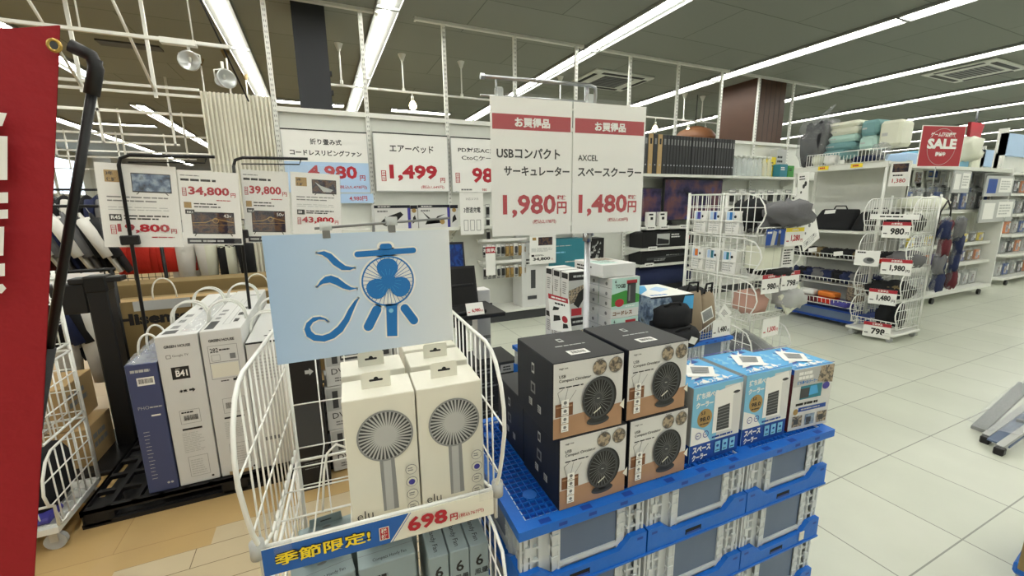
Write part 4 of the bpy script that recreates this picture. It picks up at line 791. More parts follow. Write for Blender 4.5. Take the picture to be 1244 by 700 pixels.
for an in (90, 210, 330):
    an = R(an); ux, uy = math.cos(an), math.sin(an); pts = []
    for k in range(24): q = 6.283 * k / 24; p = RR * .5 + RR * .4 * math.cos(q); s_ = RR * .4 * math.sin(q) * (1 + .12 * math.cos(q)); pts.append((c[0] + ux * p - uy * s_, c[1] + uy * p + ux * s_))
    f.poly(pts, 'inkblue'); f.up()
f.disc(*c, RR * .3, 'inkblue'); f.up(); f.disc(.2217, .0851, .0048, 'sky', n=16)
for k in range(18): an = 6.283 * k / 18; f.line([(c[0] + RR * .25 * math.cos(an), c[1] + RR * .25 * math.sin(an)), (c[0] + RR * .5 * math.cos(an), c[1] + RR * .5 * math.sin(an))], .0005, 'cyan')
a.build('printed_sheet', t)
t = thing('banner_holder', 'grey steel rod with two clear clips holding the blue fan banner', 'sign holder', (-.0985, .906, 1.199))
a = MB(); a.tube([(.09, 0, .262), (.36, 0, .276)], .0028, 'gink'); a.tube([(.2, 0, .268), (.2, .03, .2), (.2, .04, .02), (.2, .34, .0)], .003, 'gink'); a.build('rod', t)
for x in (.11, .235):
    z = .262 + (x - .09) * .052
    a = MB(); a.box((x - .011, -.012, z - .005), (x + .011, -.007, z + .012), 'glass'); a.box((x - .011, .003, z - .005), (x + .011, .006, z + .012), 'glass'); a.cyl((x - .009, 0, z + .002), .005, .018, 'sleeve', 10, 'x'); a.box((x - .007, -.0075, z - .02), (x + .007, .001, z + .002), 'gink'); a.build('clip', t)
# ================================================================== big double price sign on a chrome stand
ST = thing('sign_stand', 'chrome pole stand with a hooked double rail carrying the two red-headed price signs', 'sign stand', (.88, 1.275, 0), -.094)
a = MB(); a.tube([(0, 0, .012), (0, 0, 1.37)], .011, 'chrome', 12); a.tube([(0, 0, 1.37), (0, 0, 1.40)], .014, 'chrome', 12); a.tube([(0, .02, 1.37), (0, .03, 1.905)], .008, 'chrome', 10); a.build('pole', ST)
a = MB(); a.tube([(-.39, -.03, 1.885), (-.02, -.03, 1.887), (.0, -.026, 1.882), (.012, -.01, 1.862), (.012, 0.0, 1.82)], .006, 'chrome', 10); a.tube([(-.385, .012, 1.842), (-.02, .012, 1.846), (.0, .02, 1.85)], .0035, 'chrome', 8); a.cyl((-.395, -.03, 1.885), .009, .012, 'chrome', 12, 'x'); a.build('top_rail', ST)
for x in (-.345, -.03): a = MB(); a.tube([(x, -.03, 1.88), (x, -.03, 1.85), (x + .012, -.03, 1.845)], .003, 'chrome'); a.bevbox((x - .006, -.042, 1.822), (x + .02, -.022, 1.858), 'glass', .004); a.tube([(x + .005 + .014 * math.cos(q * .6), -.035, 1.828 + .008 * math.sin(q * .6)) for q in range(11)], .0022, 'glass'); a.build('hook_clip', ST)
a = MB(); a.tube([(-.012, -.012, 1.40), (0.006, -.018, 1.41), (.016, -.01, 1.395), (.004, .012, 1.385)], .005, 'chrome'); a.build('clamp', ST)
a = MB(); a.box((-.17, -.035, 0), (.17, .24, .012), 'steel'); a.build('base_plate', ST)
def bigsign(x0, name1, l1, l2, price, tax, lab, brand=None):
    t = thing('price_sign', lab, 'price sign', (x0[0], x0[1], 1.403), -.094, 'red-headed price signs'); W, H = .279, .425
    a = MB(); a.box((0, 0, 0), (W, .0015, H), 'paper'); f = Face(a, (0, 0, 0)); f.rect(.006, H * .776, W - .006, H * .884, 'red'); f.up(); f.text('お買得品', W * .5, H * .795, H * .07, 'paper', .04, w=W * .43, center=True)
    if brand:
        f.text(brand, W * .066, H * .568, H * .045, 'ink', .02, w=W * .27); f.text(l1, W * .066, H * .447, H * .075, 'ink', .03, w=W * .9); q = (.085, .69, .785, .13)
    else:
        f.text(l1, W * .066, H * .572, H * .078, 'ink', .03, w=W * .78); f.text(l2, W * .15, H * .447, H * .072, 'ink', .03, w=W * .82); q = (.13, .665, .81, .13)
    f.text(price, W * q[0], H * .135, H * .175, 'price', .03, w=W * q[1]); f.text('円', W * q[2], H * .16, H * .095, 'price', .03, w=W * q[3]); f.text('税抜', W * q[2], H * .27, H * .035, 'price', .04, w=W * .12); f.text(tax, W * .5, H * .085, H * .035, 'price', .02, w=W * .3)
    a.build('printed_sheet', t)
    a = MB(); n = 7
    for ys in (-.0035, ):
        a.add([(x * (W + .004) / 6 - .002, ys - .0015 * math.sin(x * 1.3), z) for z in (-.006, H + .012) for x in range(7)], [(k, k + 1, 8 + k, 7 + k) for k in range(6)], 'sleeve')
    a.build('plastic_sleeve', t); return t
d = Vector((math.cos(-.094), math.sin(-.094), 0)); o0 = Vector((.505, 1.262, 0))
bigsign(o0, '', 'USBコンパクト', 'サーキュレーター', '1,980', '(税込2,178円)', 'large white sign with red header, 1,980 yen, left of the chrome-hung pair')
bigsign(o0 + d * .283, '', 'スペースクーラー', None, '1,480', '(税込1,628円)', 'large white sign with red header, 1,480 yen, right of the chrome-hung pair', 'AXCEL')
# ================================================================== second row of crates with goods
x0 = 1.10
for k in range(4):
    for L in range(3):
        top = L == 2; src = cl if top else cp_
        lb = 'clear blue-%s crate in the row behind, %s' % ('lidded' if top else 'trayed', ['under the black vacuum boxes', 'under the blender boxes', 'under the flat blue and white box', 'under the beige bags'][k] + ('' if top else ', %s layer' % ('lower' if L == 0 else 'middle')))
        dup(src, (x0 + k * .363, 1.92, L * CH), 0, lb, 'crates in the row behind')
Z2 = 3 * CH + .001
# black vacuum boxes and blender boxes
def vac():
    t = thing('vacuum_box', 'x', 'box'); a = MB(); W, D, H = .135, .085, .265; a.bevbox((0, 0, 0), (W, D, H), 'tvbox', .002)
    f = Face(a, (0, 0, 0)); f.rect(.001, .001, W, H - .001, 'lgink'); f.up(); f.poly([(0, H * .3), (W, H * .4), (W, H * .75), (0, H * .6)], 'photoc'); f.rect(0, H * .82, W, H, 'ink'); f.rect(.02, .01, .09, H * .2, 'red'); f.up(); f.poly([(W * .25, H * .3), (W * .5, H * .2), (W * .9, H * .5), (W * .8, H * .65), (W * .5, H * .55)], 'black'); f.bars(.03, H * .86, W * .8, H * .95, 1, 'lgink', 2)
    f = Face(a, (0, D, 0), (0, -1, 0)); f.rect(.01, H * .85, D - .01, H * .97, 'ink'); f.bars(.02, H * .5, D - .02, H * .78, 6, 'gink', 3); f.rect(.03, H * .3, .05, H * .38, 'ink'); a.build('carton', t); return t
v = vac(); n = 0
for r in range(2):
    for k in range(3):
        lb = 'vacuum box with black machine picture, %s row, %s of three in depth' % (('lower', 'upper')[r], ('front', 'middle', 'rear')[k]); p = (1.252 + k * .002, 1.99 + k * .095, Z2 + r * .267)
        if n == 0: v.location = p; tag(v, lb, 'box', 'vacuum boxes left of the chrome pole')
        else: dup(v, p, 0, lb, 'vacuum boxes left of the chrome pole')
        n += 1
def blend():
    t = thing('blender_box', 'x', 'box'); a = MB(); W, D, H = .205, .125, .24; a.bevbox((0, 0, 0), (W, D, H), 'tvbox', .002)
    f = Face(a, (0, 0, 0)); f.rect(.001, H * .22, W - .001, H - .001, 'mint'); f.up(); f.poly([(0, H * .3), (W, H * .35), (W, H * .55), (W * .5, H * .68), (0, H * .6)], 'green'); f.up(); f.text('TOGEI', W * .12, H * .75, H * .1, 'ink', .03, w=W * .36); f.text('6', W * .1, H * .88, H * .08, 'ink', .03); f.rect(W * .55, H * .34, W * .86, H * .86, 'dgrey'); f.rect(W * .52, H * .84, W * .9, H * .93, 'red'); f.disc(W * .28, H * .38, W * .16, 'red', H * .1); f.up(); f.rect(W * .6, H * .4, W * .66, H * .8, 'gink'); f.text('コードレス', W * .06, H * .06, H * .11, 'brownprint', .05, w=W * .7); f.bars(W * .5, H * .25, W * .95, H * .3, 1, 'paper', 3)
    f = Face(a, (0, D, 0), (0, -1, 0)); f.line([(.002, H * .5), (D, H * .5)], .002, 'gink'); f.line([(.002, H * .75), (D, H * .75)], .002, 'gink'); f.line([(.002, H * .25), (D, H * .25)], .002, 'gink')
    for z in (.1, .35, .6, .85): f.disc(D * .6, H * z, .012, 'gink', n=6)
    a.build('carton', t); return t
v = blend(); n = 0
for r in range(2):
    for k in range(3):
        lb = 'blender box with red-lidded jar picture right of the chrome pole, %s row, %s of three' % (('lower', 'upper')[r], ('front', 'middle', 'rear')[k]); p = (1.515, 1.94 + k * .128, Z2 + r * .242)
        if n == 0: v.location = p; tag(v, lb, 'box', 'blender boxes')
        else: dup(v, p, 0, lb, 'blender boxes')
        n += 1
a = MB(); a.bevbox((0, 0, 0), (.24, .3, .075), 'tvbox', .002); f = Face(a, (0, 0, .075), (1, 0, 0), (0, 1, 0)); f.rect(.02, .05, .15, .2, 'mint'); f.up(); f.bars(.05, .08, .2, .2, 3, 'gink', 3); f.rect(.1, .18, .22, .28, 'photoc'); f = Face(a, (0, .3, 0), (0, -1, 0)); f.bars(.03, .02, .2, .06, 2, 'ink', 4)
tag(a.build('blender_box', loc=(1.47, 1.97, Z2 + .485)), 'blender box lying flat on top of the upright ones', 'box', 'blender boxes')
t = thing('leaflet_card', 'small white card with red heading and black machine pictures left of the chrome pole', 'card', (1.11, 1.935, .83), 0); a = MB(); L = Vector((0, .2, 1)).normalized(); a.prism((0, 0, 0), (1, 0, -.35), L, [(0, 0), (.135, 0), (.135, .2), (0, .2)], .003, 'paper'); f = Face(a, (0, 0, 0), Vector((1, 0, -.35)), L); f.rect(0, .172, .135, .2, 'red'); f.up(); f.bars(.02, .176, .12, .194, 1, 'paper', 2); f.poly([(.02, .11), (.06, .12), (.07, .135), (.03, .135)], 'black'); f.poly([(.02, .05), (.07, .065), (.065, .09), (.025, .085)], 'black'); f.poly([(.08, .02), (.12, .03), (.115, .05), (.085, .05)], 'black'); f.disc(.1, .075, .02, 'red'); f.bars(.04, .145, .12, .165, 1, 'ink', 5); a.build('card', t)
a = MB(); a.tube([(.06, .01, -.235), (.06, .012, .0)], .003, 'steel'); a.build('stem', t)
# flat blue box, bags
a = MB(); a.bevbox((0, 0, 0), (.33, .36, .2), 'photob', .003); f = Face(a, (0, 0, .2), (1, 0, 0), (0, 1, 0)); f.rect(0, 0, .33, .36, 'paper'); f.up(); f.poly([(0, .1), (.12, .2), (.2, .34), (0, .36)], 'cyan'); f.poly([(.16, .12), (.28, .18), (.25, .28), (.15, .22)], 'signblue'); f.bars(.03, .02, .2, .07, 1, 'inkblue', 3); f = Face(a, (0, 0, 0)); f.rect(0, .0, .33, .2, 'navycard'); f.up(); f.poly([(0, .05), (.2, .08), (.15, .19), (0, .19)], 'photob'); f.disc(.2, .09, .05, 'deepblue'); f.poly([(.24, .12), (.33, .1), (.33, .19), (.26, .19)], 'cyan')
tag(a.build('flat_blue_box', loc=(1.83, 1.96, .73), rz=-.1), 'flat box with white and blue top between the blender boxes and the mesh tower', 'box')
a = MB(); a.blob((0, 0, .07), .24, .2, .075, 'fabric_black', 16, 8, .1, .7); tag(a.build('black_pouch_stack', loc=(2.03, 2.13, Z2)), 'low black bag under the flat blue and white box', 'bag')
for (x, y, z, rx, ry, rzz, rot, lb) in ((1.99, 2.0, .80, .14, .13, .08, -.1, 'square black cloth bag right of the flat blue box, upper one'), (2.0, 1.93, .665, .16, .12, .07, .15, 'rounded black cloth bag on the crate, below the square one')):
    t = thing('black_bag', lb, 'bag', (x, y, z), rot, 'black bags on the crates'); a = MB(); a.blob((0, 0, 0), rx, ry, rzz, 'fabric_black', 18, 9, .06, .55, 5); a.build('body', t); a = MB(); a.tube([(-rx * .5, -ry * .6, rzz * .8), (-rx * .3, -ry * .8, rzz * 1.15), (rx * .2, -ry * .8, rzz * 1.15), (rx * .4, -ry * .6, rzz * .8)], .008, 'fabric_black'); a.build('handle', t)
a = MB(); a.prism((0, 0, 0), (.9, 0, -.35), (.35, -.2, .9), [(0, 0), (.06, 0), (.06, .045), (0, .045)], .002, 'paper'); tag(a.build('paper_tag', loc=(2.0, 1.80, .66)), 'small white paper tag hanging beside the lower black bag', 'tag')
def bag(x, y, w, h, lb, mat='beige', rz=0):
    t = thing('handbag', lb, 'bag', (x, y, Z2 + .01), rz, 'beige bags in the wire tray'); a = MB()
    rings = []
    for q, (sx, sy, z) in enumerate(((1, 1, 0), (1.05, 1.1, h * .15), (1, .95, h * .5), (.92, .7, h * .85), (.9, .35, h))): rings.append([(w / 2 * sx * math.copysign(abs(math.cos(6.283 * k / 20)) ** .6, math.cos(6.283 * k / 20)), .06 * sy * math.copysign(abs(math.sin(6.283 * k / 20)) ** .6, math.sin(6.283 * k / 20)), z + .008 * math.sin(k * 1.7)) for k in range(20)])
    a.loft(rings, mat, smooth=True); a.build('body', t)
    a = MB(); a.tube([(-w * .25, -.02, h), (-w * .2, -.03, h + .07), (w * .2, -.03, h + .07), (w * .25, -.02, h)], .008, 'fabric_black'); a.build('handle', t)
bag(2.27, 2.06, .18, .3, 'beige handbag standing in the wire tray, left one', 'beige', -.1); bag(2.46, 2.1, .17, .27, 'beige handbag standing in the wire tray, right one next to the mesh tower', 'beige', .15)
a = MB(); a.blob((0, 0, 0), .1, .07, .05, 'fabric_black', 14, 7, .2); tag(a.build('dark_pouch', loc=(2.34, 2.12, .885)), 'dark folded pouch on top of the beige handbags', 'bag')
t = thing('wire_tray', 'white wire tray on the rear crates holding the beige bags', 'tray', (2.19, 1.94, Z2))
a = MB(); w, d_, h = .36, .36, .13
for k in range(16):
    x = w * k / 15; zz = .03 + (h - .03) * min(1, k / 9); a.rod((x, 0, 0), (x, 0, zz), .002, 'wire', 5); a.rod((x, d_, 0), (x, d_, h), .002, 'wire', 5)
a.tube([(0, 0, .03), (w * .6, 0, h), (w, 0, h), (w, d_, h), (0, d_, h), (0, 0, .03)], .0035, 'wire'); a.tube([(0, 0, .003), (w, 0, .003), (w, d_, .003), (0, d_, .003)], .0035, 'wire', 6, True)
for k in range(9): a.rod((w, d_ * k / 8, 0), (w, d_ * k / 8, h), .002, 'wire', 5); a.rod((0, d_ * k / 8, .003), (w, d_ * k / 8, .003), .002, 'wire', 5)
a.build('wire_frame', t)
tagcard(2.36, 1.93, .6, .17, .12, 'white price card reading 1,480 on the wire tray of beige bags', '1,480', 0, top=None, ph=.6)
for x, z, r_, m, lb in ((2.25, .72, .35, 'grey', 'grey picture tag tied to the beige handbag'), (2.38, .77, -.75, 'paper', 'white tilted paper tag between the beige handbags')):
    a = MB(); c, s_ = math.cos(r_), math.sin(r_); a.prism((0, 0, 0), (c, 0, s_), (-s_, 0, c), [(0, 0), (.1, 0), (.1, .085), (0, .085)], .002, 'paper'); f = Face(a, (0, 0, 0), (c, 0, s_), (-s_, 0, c)); f.rect(.008, .008, .092, .077, m); f.up(); f.bars(.02, .02, .08, .06, 4, 'gink', 3); tag(a.build('swing_tag', loc=(x, 1.915, z)), lb, 'tag')
# ================================================================== tall wire basket tower in the middle
def side_tiers(t, W, D, floors, hts, mat='wire', nx=9, ny=10, lip=.06, pfx='tier_basket'):
    for zf, h in zip(floors, hts):
        b = .07; pr = [(-.02, zf + lip), (-b * .8, zf + h * .35), (-b, zf + h * .5), (-b * .75, zf + h * .68), (-.01, zf + h * .85), (D * .12, zf + h * .93), (D, zf + h * .95)]
        a = MB(); tier(a, W, pr, D, zf, ny, nx, .0034, .0058, zf + h * .95, True, zf + lip, mat); a.build(pfx, t)
MT = thing('basket_tower', 'tall white mesh basket tower of cases and bags, left of the bags gondola', 'basket stand', (3.0, 2.15, 0), 0)
side_tiers(MT, .47, .65, [.16, .58, .93, 1.25], [.38, .35, .32, .34])
for x in (0, .47): a = MB(); a.rod((x, .65, .05), (x, .65, 1.59), .011, 'wire', 8); a.rod((x, .3, .05), (x, .3, 1.58), .006, 'wire', 8); a.build('upright', MT)
a = MB(); a.tube([(0, 0, .09), (.47, 0, .09), (.47, .65, .09), (0, .65, .09)], .011, 'wire', 8, True); a.build('base_frame', MT)
for x in (.02, .45):
    for y in (.02, .63): caster(MT, x, y, .028)
def case(mat):
    t = thing('software_case', 'x', 'case'); a = MB(); W, D, H = .012, .12, .18; W = .13
    a.bevbox((0, 0, 0), (.028, W, H), 'paper', .002); f = Face(a, (0, W, 0), (0, -1, 0)); f.rect(W * .1, H * .6, W * .62, H * .96, 'signblue'); f.up(); f.rect(W * .3, H * .62, W * .55, H * .95, mat); f.bars(W * .08, H * .08, W * .9, H * .5, 4, 'lgink', 3); f.disc(W * .7, H * .75, .012, 'ink', n=8); a.build('cover', t); return t
cm_ = {}
for tr, (z, mats) in enumerate(((1.256, ('purple', 'deepblue', 'inkblue')), (.936, ('orange', 'teal', 'teal')))):
    for r in range(1):
        for k in range(3):
            for q in range(2):
                m = mats[k]; lb = 'white case, %s picture, %s tier of mesh tower, %s of three, %s' % ({'purple': 'violet', 'deepblue': 'dark blue', 'inkblue': 'blue', 'orange': 'orange', 'teal': 'teal'}[m], ('upper', 'second')[tr], ('rear', 'middle', 'front')[k], ('outer', 'inner')[q])
                p = (3.012 + q * .032, 2.62 - k * .16, z)
                if m not in cm_: cm_[m] = case(m); cm_[m].location = p; tag(cm_[m], lb, 'case', 'white cases in the mesh tower')
                else: dup(cm_[m], p, 0, lb, 'white cases in the mesh tower')
def blob_thing(nm, lb, cat, loc, r, mat, jit=.15, p=.8, seed=1, group=None, rz=0):
    a = MB(); a.blob((0, 0, 0), r[0], r[1], r[2], mat, 18, 9, jit, p, seed); o = a.build(nm, loc=loc, rz=rz); return tag(o, lb, cat, group)
blob_thing('bagged_cushion', 'grey shiny bagged item hanging out of the top tier of the mesh tower', 'bagged goods', (3.32, 2.12, 1.42), (.2, .14, .1), 'greycloth', .25, .9, 3); blob_thing('dark_bag', 'dark rolled bag in the top tier of the mesh tower', 'bag', (3.2, 2.35, 1.40), (.15, .14, .13), 'fabric_black', .14, .8, 4)
blob_thing('grey_bag', 'grey bag low in the top tier of the mesh tower', 'bag', (3.28, 2.3, 1.33), (.16, .18, .07), 'greycloth', .15, .8, 8)
t = thing('small_cream_box', 'pale cream box in the second tier of the mesh tower, right end', 'box', (3.1, 2.13, .985)); a = MB(); a.bevbox((0, 0, 0), (.2, .16, .18), 'offwhite', .003); f = Face(a, (0, 0, 0)); f.line([(.11, 0), (.11, .18)], .002, 'gink'); a.build('carton', t)
t = thing('printed_pack', 'white pack with dark lettering right of the cream box in the mesh tower', 'box', (3.33, 2.14, .985)); a = MB(); a.bevbox((0, 0, 0), (.15, .1, .17), 'paper', .003); f = Face(a, (0, 0, 0)); f.bars(.02, .02, .13, .15, 6, 'ink', 5); a.build('carton', t)
blob_thing('dark_pouch', 'black pouch lying on the second tier of the mesh tower below the cream box', 'bag', (3.3, 2.2, .955), (.16, .14, .035), 'fabric_black', .15, .8, 6)
blob_thing('pink_pouch', 'dusty pink pouch in the third tier of the mesh tower', 'bag', (3.14, 2.24, .71), (.11, .11, .1), 'pink', .15, .7, 7)
blob_thing('clear_wrapped_pack', 'clear-wrapped white pack leaning out of the third tier of the mesh tower', 'bagged goods', (3.4, 2.1, .74), (.09, .1, .08), 'lgink', .25, .7, 9)
a = MB(); a.prism((0, 0, 0), (.9, -.1, .5), (-.3, .3, .9), [(0, 0), (.2, 0), (.2, .16), (0, .16)], .02, 'offwhite'); tag(a.build('white_pack', loc=(3.34, 2.05, .62)), 'tilted white pack in the third tier of the mesh tower', 'pack')
for k in range(3):
    t = thing('bagged_umbrella', 'grey folded item in clear wrap in the lowest tier of the mesh tower, %s' % ('left', 'middle', 'right')[k], 'bagged goods', (3.08 + k * .11, 2.3, .24), 0, 'wrapped items in the lowest tier'); a = MB(); a.tube([(0, .1, .12), (.03, -.05, .06), (.09, -.22, -.03)], [.05, .055, .03], ('greycloth', 'fabric_black', 'grey')[k], 10); a.build('body', t); a = MB(); a.tube([(0, .11, .13), (.03, -.05, .065), (.1, -.25, -.035)], [.054, .06, .036], 'bagclear', 10); a.build('wrap', t)
t = tagcard(3.27, 2.09, 1.165, .205, .14, 'price card reading 1,280 with yellow heading on the mesh tower', '1,280', -.05, top='yellow', ink='price', ph=.62)
t = thing('picture_card', 'blue card with a picture of two people left of the 1,280 price card', 'card', (3.06, 2.1, 1.16), -.05); a = MB(); a.box((0, 0, 0), (.2, .002, .14), 'deepblue'); f = Face(a, (0, 0, 0)); f.poly([(.05, .01), (.09, .02), (.11, .12), (.07, .13)], 'lgink'); f.poly([(.12, .01), (.16, .01), (.15, .1), (.13, .12)], 'dgrey'); f.disc(.14, .118, .014, 'lgink', n=12); f.rect(0, .0, .2, .02, 'gink'); f.bars(.01, .1, .06, .13, 1, 'paper', 2); a.build('card', t)
tagcard(3.05, 2.09, .805, .2, .15, 'red-headed 980 price card, left one of the pair on the mesh tower', '980', -.03)
tagcard(3.265, 2.08, .815, .21, .15, 'red-headed 798 price card, right one of the pair on the mesh tower', '798', -.03)
tagcard(3.1, 2.08, .45, .21, .15, 'faded price card reading 1,500 low on the mesh tower', '1,500', .05, top=None, ink='price', ph=.5)
for (x, z, r_, w_, h_, lb) in ((3.57, 1.10, .45, .24, .27, 'tilted white leaflet with grey drawings hanging right of the 1,280 card'), (3.42, 1.42, .1, .15, .3, 'upright white leaflet with black pictures standing above the mesh tower')):
    c, s_ = math.cos(r_), math.sin(r_); t = thing('leaflet', lb, 'leaflet', (x + (.04 if r_ < 0 else 0), 2.125 + .0 * (r_ > 0), z), 0); a = MB(); base = Vector((0, 0, -h_ if r_ < 0 else 0)); o = Vector((0, 0, 0))
    U = Vector((c, .05, s_)); V = Vector((-s_, 0, c)); V = (V - U.normalized() * V.dot(U.normalized())).normalized(); o = -V * h_ * .95 if r_ < 0 else Vector((0, 0, 0)); a.prism(o, U, V, [(0, 0), (w_, 0), (w_, h_), (0, h_)], .002, 'paper'); f = Face(a, o, U, V)
    rnd = random.Random(4)
    for k in range(8): xx, yy = rnd.uniform(.02, w_ - .05), rnd.uniform(.02, h_ - .06); f.disc(xx + .012, yy + .012, rnd.uniform(.008, .02), 'gink' if w_ > .2 else 'ink', n=7)
    f.up(); f.bars(.02, h_ * .8, w_ * .8, h_ * .93, 2, 'ink', 3); f.bars(.02, h_ * .08, w_ * .9, h_ * .3, 4, 'lgink', 4); a.build('sheet', t)
# ================================================================== left side: banner, wire rack, pallet, TV boxes
t = thing('banner_pole', 'black leaning banner pole with an elbow at the top, right of the red banner', 'pole', (0, 0, 0))
a = MB(); top = Vector((-.264, .83, 1.71)); bot = Vector((-.765, .87, .03)); d = (bot - top).normalized(); a.tube([top, top + d * .45], .006, 'blackm', 10); a.build('upper_tube', t)
a = MB(); a.tube([top + d * .43, bot], .0078, 'blackm', 10); a.build('lower_tube', t)
a = MB(); a.tube([top + Vector((-.026, -.004, .014)), top + Vector((-.006, 0, .004)), top + d * .012, top + d * .05], .009, 'black', 10); a.build('elbow_joint', t)
a = MB(); a.cyl((bot.x, bot.y, 0), .16, .04, 'black', 24, r1=.13); a.build('base', t)
t = thing('red_banner', 'tall red cloth banner with white lettering at the left edge of the photo', 'banner', (-.285, .795, 1.727))
a = MB(); nu, nv = 10, 20; vs = []
for j in range(nv + 1):
    s_ = j / nv; z = -1.35 * s_
    for i in range(nu + 1): q = i / nu; vs.append((-.203 * (z / -1.0) * (1 if True else 0) - .5 * q, .006 * math.sin(q * 9 + s_ * 4) * (1 - .3 * q) - .004 * s_, z + .012 * math.exp(-q * 14) * (1 - s_) - .004 * q))
fs = [(j * (nu + 1) + i, (j + 1) * (nu + 1) + i, (j + 1) * (nu + 1) + i + 1, j * (nu + 1) + i + 1) for j in range(nv) for i in range(nu)]
a.add(vs, fs, 'banner', True); a.add([(x, y + .002, z) for x, y, z in vs], [f[::-1] for f in fs], 'banner', True); a.build('cloth', t)
a = MB(); f = Face(a, (0, -.0085, 0), (1, 0, 0))
LT = [[(0, 134), (9, 137), (3, 152), (0, 160)], [(0, 163), (10, 164), (10, 216), (0, 217)], [(0, 233), (11, 231), (11, 244), (0, 246)], [(0, 254), (11, 252), (11, 263), (0, 265)], [(0, 275), (6, 273), (5, 309), (0, 310)], [(0, 322), (7, 319), (7, 335), (0, 337)], [(4, 345), (9, 351), (3, 357), (0, 351)]]
PXY = lambda x, y: (-.356 + .285 + x * .0007 - (y - 134) * .000186, -.1 - (y - 134) * .00105)
for P_ in LT:
    pts = [PXY(x - (60 if x == 0 else 0), y) for x, y in P_]; f.poly(pts[::-1], 'paper')
a.build('white_lettering', t)
a = MB(); a.tube([(-.006 + .006 * math.cos(k * .524), -.009, -.016 + .007 * math.sin(k * .524)) for k in range(12)], .0022, 'brass', 8, True); a.cyl((-.006, -.007, -.016), .006, .003, 'dgrey', 16, 'y'); a.build('grommet', t)
# wire rack behind the banner
LR = thing('wire_rack', 'white wire basket rack on castors half hidden behind the red banner', 'basket stand', (-1.62, 2.36, 0), 0)
side_tiers(LR, .44, .36, [.12, .5, .86], [.36, .34, .34], nx=7, ny=6, lip=.1)
a = MB(); a.box((0, -.03, .09), (.44, .36, .118), 'white'); a.build('base_tray', LR)
for x in (0, .44): a = MB(); a.rod((x, .36, .1), (x, .36, 1.22), .008, 'wire', 8); a.build('upright', LR)
for x in (.03, .41):
    for y in (0, .33): caster(LR, x, y, .04)
blob_thing('black_case', 'black case in the bottom basket of the rack behind the red banner', 'case', (-1.36, 2.53, .27), (.14, .13, .14), 'fabric_black', .06, .4, 3); a = MB(); a.bevbox((-.13, -.09, 0), (.13, .03, .03), 'purple', .01); tag(a.build('violet_pack', loc=(-1.34, 2.44, .13)), 'dark violet pack under the black case in the rack', 'pack')
t = thing('clear_pack', 'clear plastic pack with dark item in the middle basket of the rack', 'pack', (-1.27, 2.44, .51)); a = MB(); a.bevbox((-.07, 0, 0), (.07, .06, .22), 'bagclear', .008); a.build('shell', t); a = MB(); a.bevbox((-.05, .01, .12), (.03, .05, .2), 'dgrey', .006); a.build('content', t)
# black pallet
t = thing('plastic_pallet', 'black plastic pallet under the tall television boxes', 'pallet', (-1.16, 2.45, 0))
a = MB(); W, D, H = 1.25, 1.2, .095
for x0_, x1_ in ((0, .12), (.56, .69), (W - .12, W)):
    for y0_, y1_ in ((0, .14), (.53, .67), (D - .14, D)): a.bevbox((x0_, y0_, 0), (x1_, y1_, H - .02), 'black', .01)
a.box((0, 0, 0), (W, .02, .022), 'black'); a.box((0, 0, H - .03), (W, .015, H), 'black'); a.box((0, .0, H - .03), (.015, D, H), 'black'); a.box((.01, .02, .018), (W - .01, D, .03), 'black'); a.build('frame', t)
a = MB()
for k in range(13): a.box((W * k / 12 - .012 if k else 0, 0, H - .022), (W * k / 12 + .012 if k < 12 else W, D, H), 'black')
for k in range(9): y = (D - .03) * k / 8; a.box((0, y, H - .02), (W, y + .03, H - .001), 'black')
a.build('deck_grid', t)
# television cartons
def arc(a, x, y0, y1, z, h, mat='white'):
    pts = [(x, y0 + (y1 - y0) * (1 - math.cos(math.pi * k / 14)) / 2, z + h * math.sin(math.pi * k / 14) ** .7) for k in range(15)]
    for q in range(14):
        p, n_ = pts[q], pts[q + 1]; w = .009; a.quad([(p[0] - w, p[1], p[2]), (p[0] + w, p[1], p[2]), (n_[0] + w, n_[1], n_[2]), (n_[0] - w, n_[1], n_[2])], mat)
        a.quad([(p[0] - w, p[1], p[2] - .003), (n_[0] - w, n_[1], n_[2] - .003), (n_[0] + w, n_[1], n_[2] - .003), (p[0] + w, p[1], p[2] - .003)], mat)
def arcx(a, y, x0_, x1_, z, h): 
    pts = [(x0_ + (x1_ - x0_) * (1 - math.cos(math.pi * k / 14)) / 2, y, z + h * math.sin(math.pi * k / 14) ** .7) for k in range(15)]
    a.tube(pts, .0055, 'white', 6)
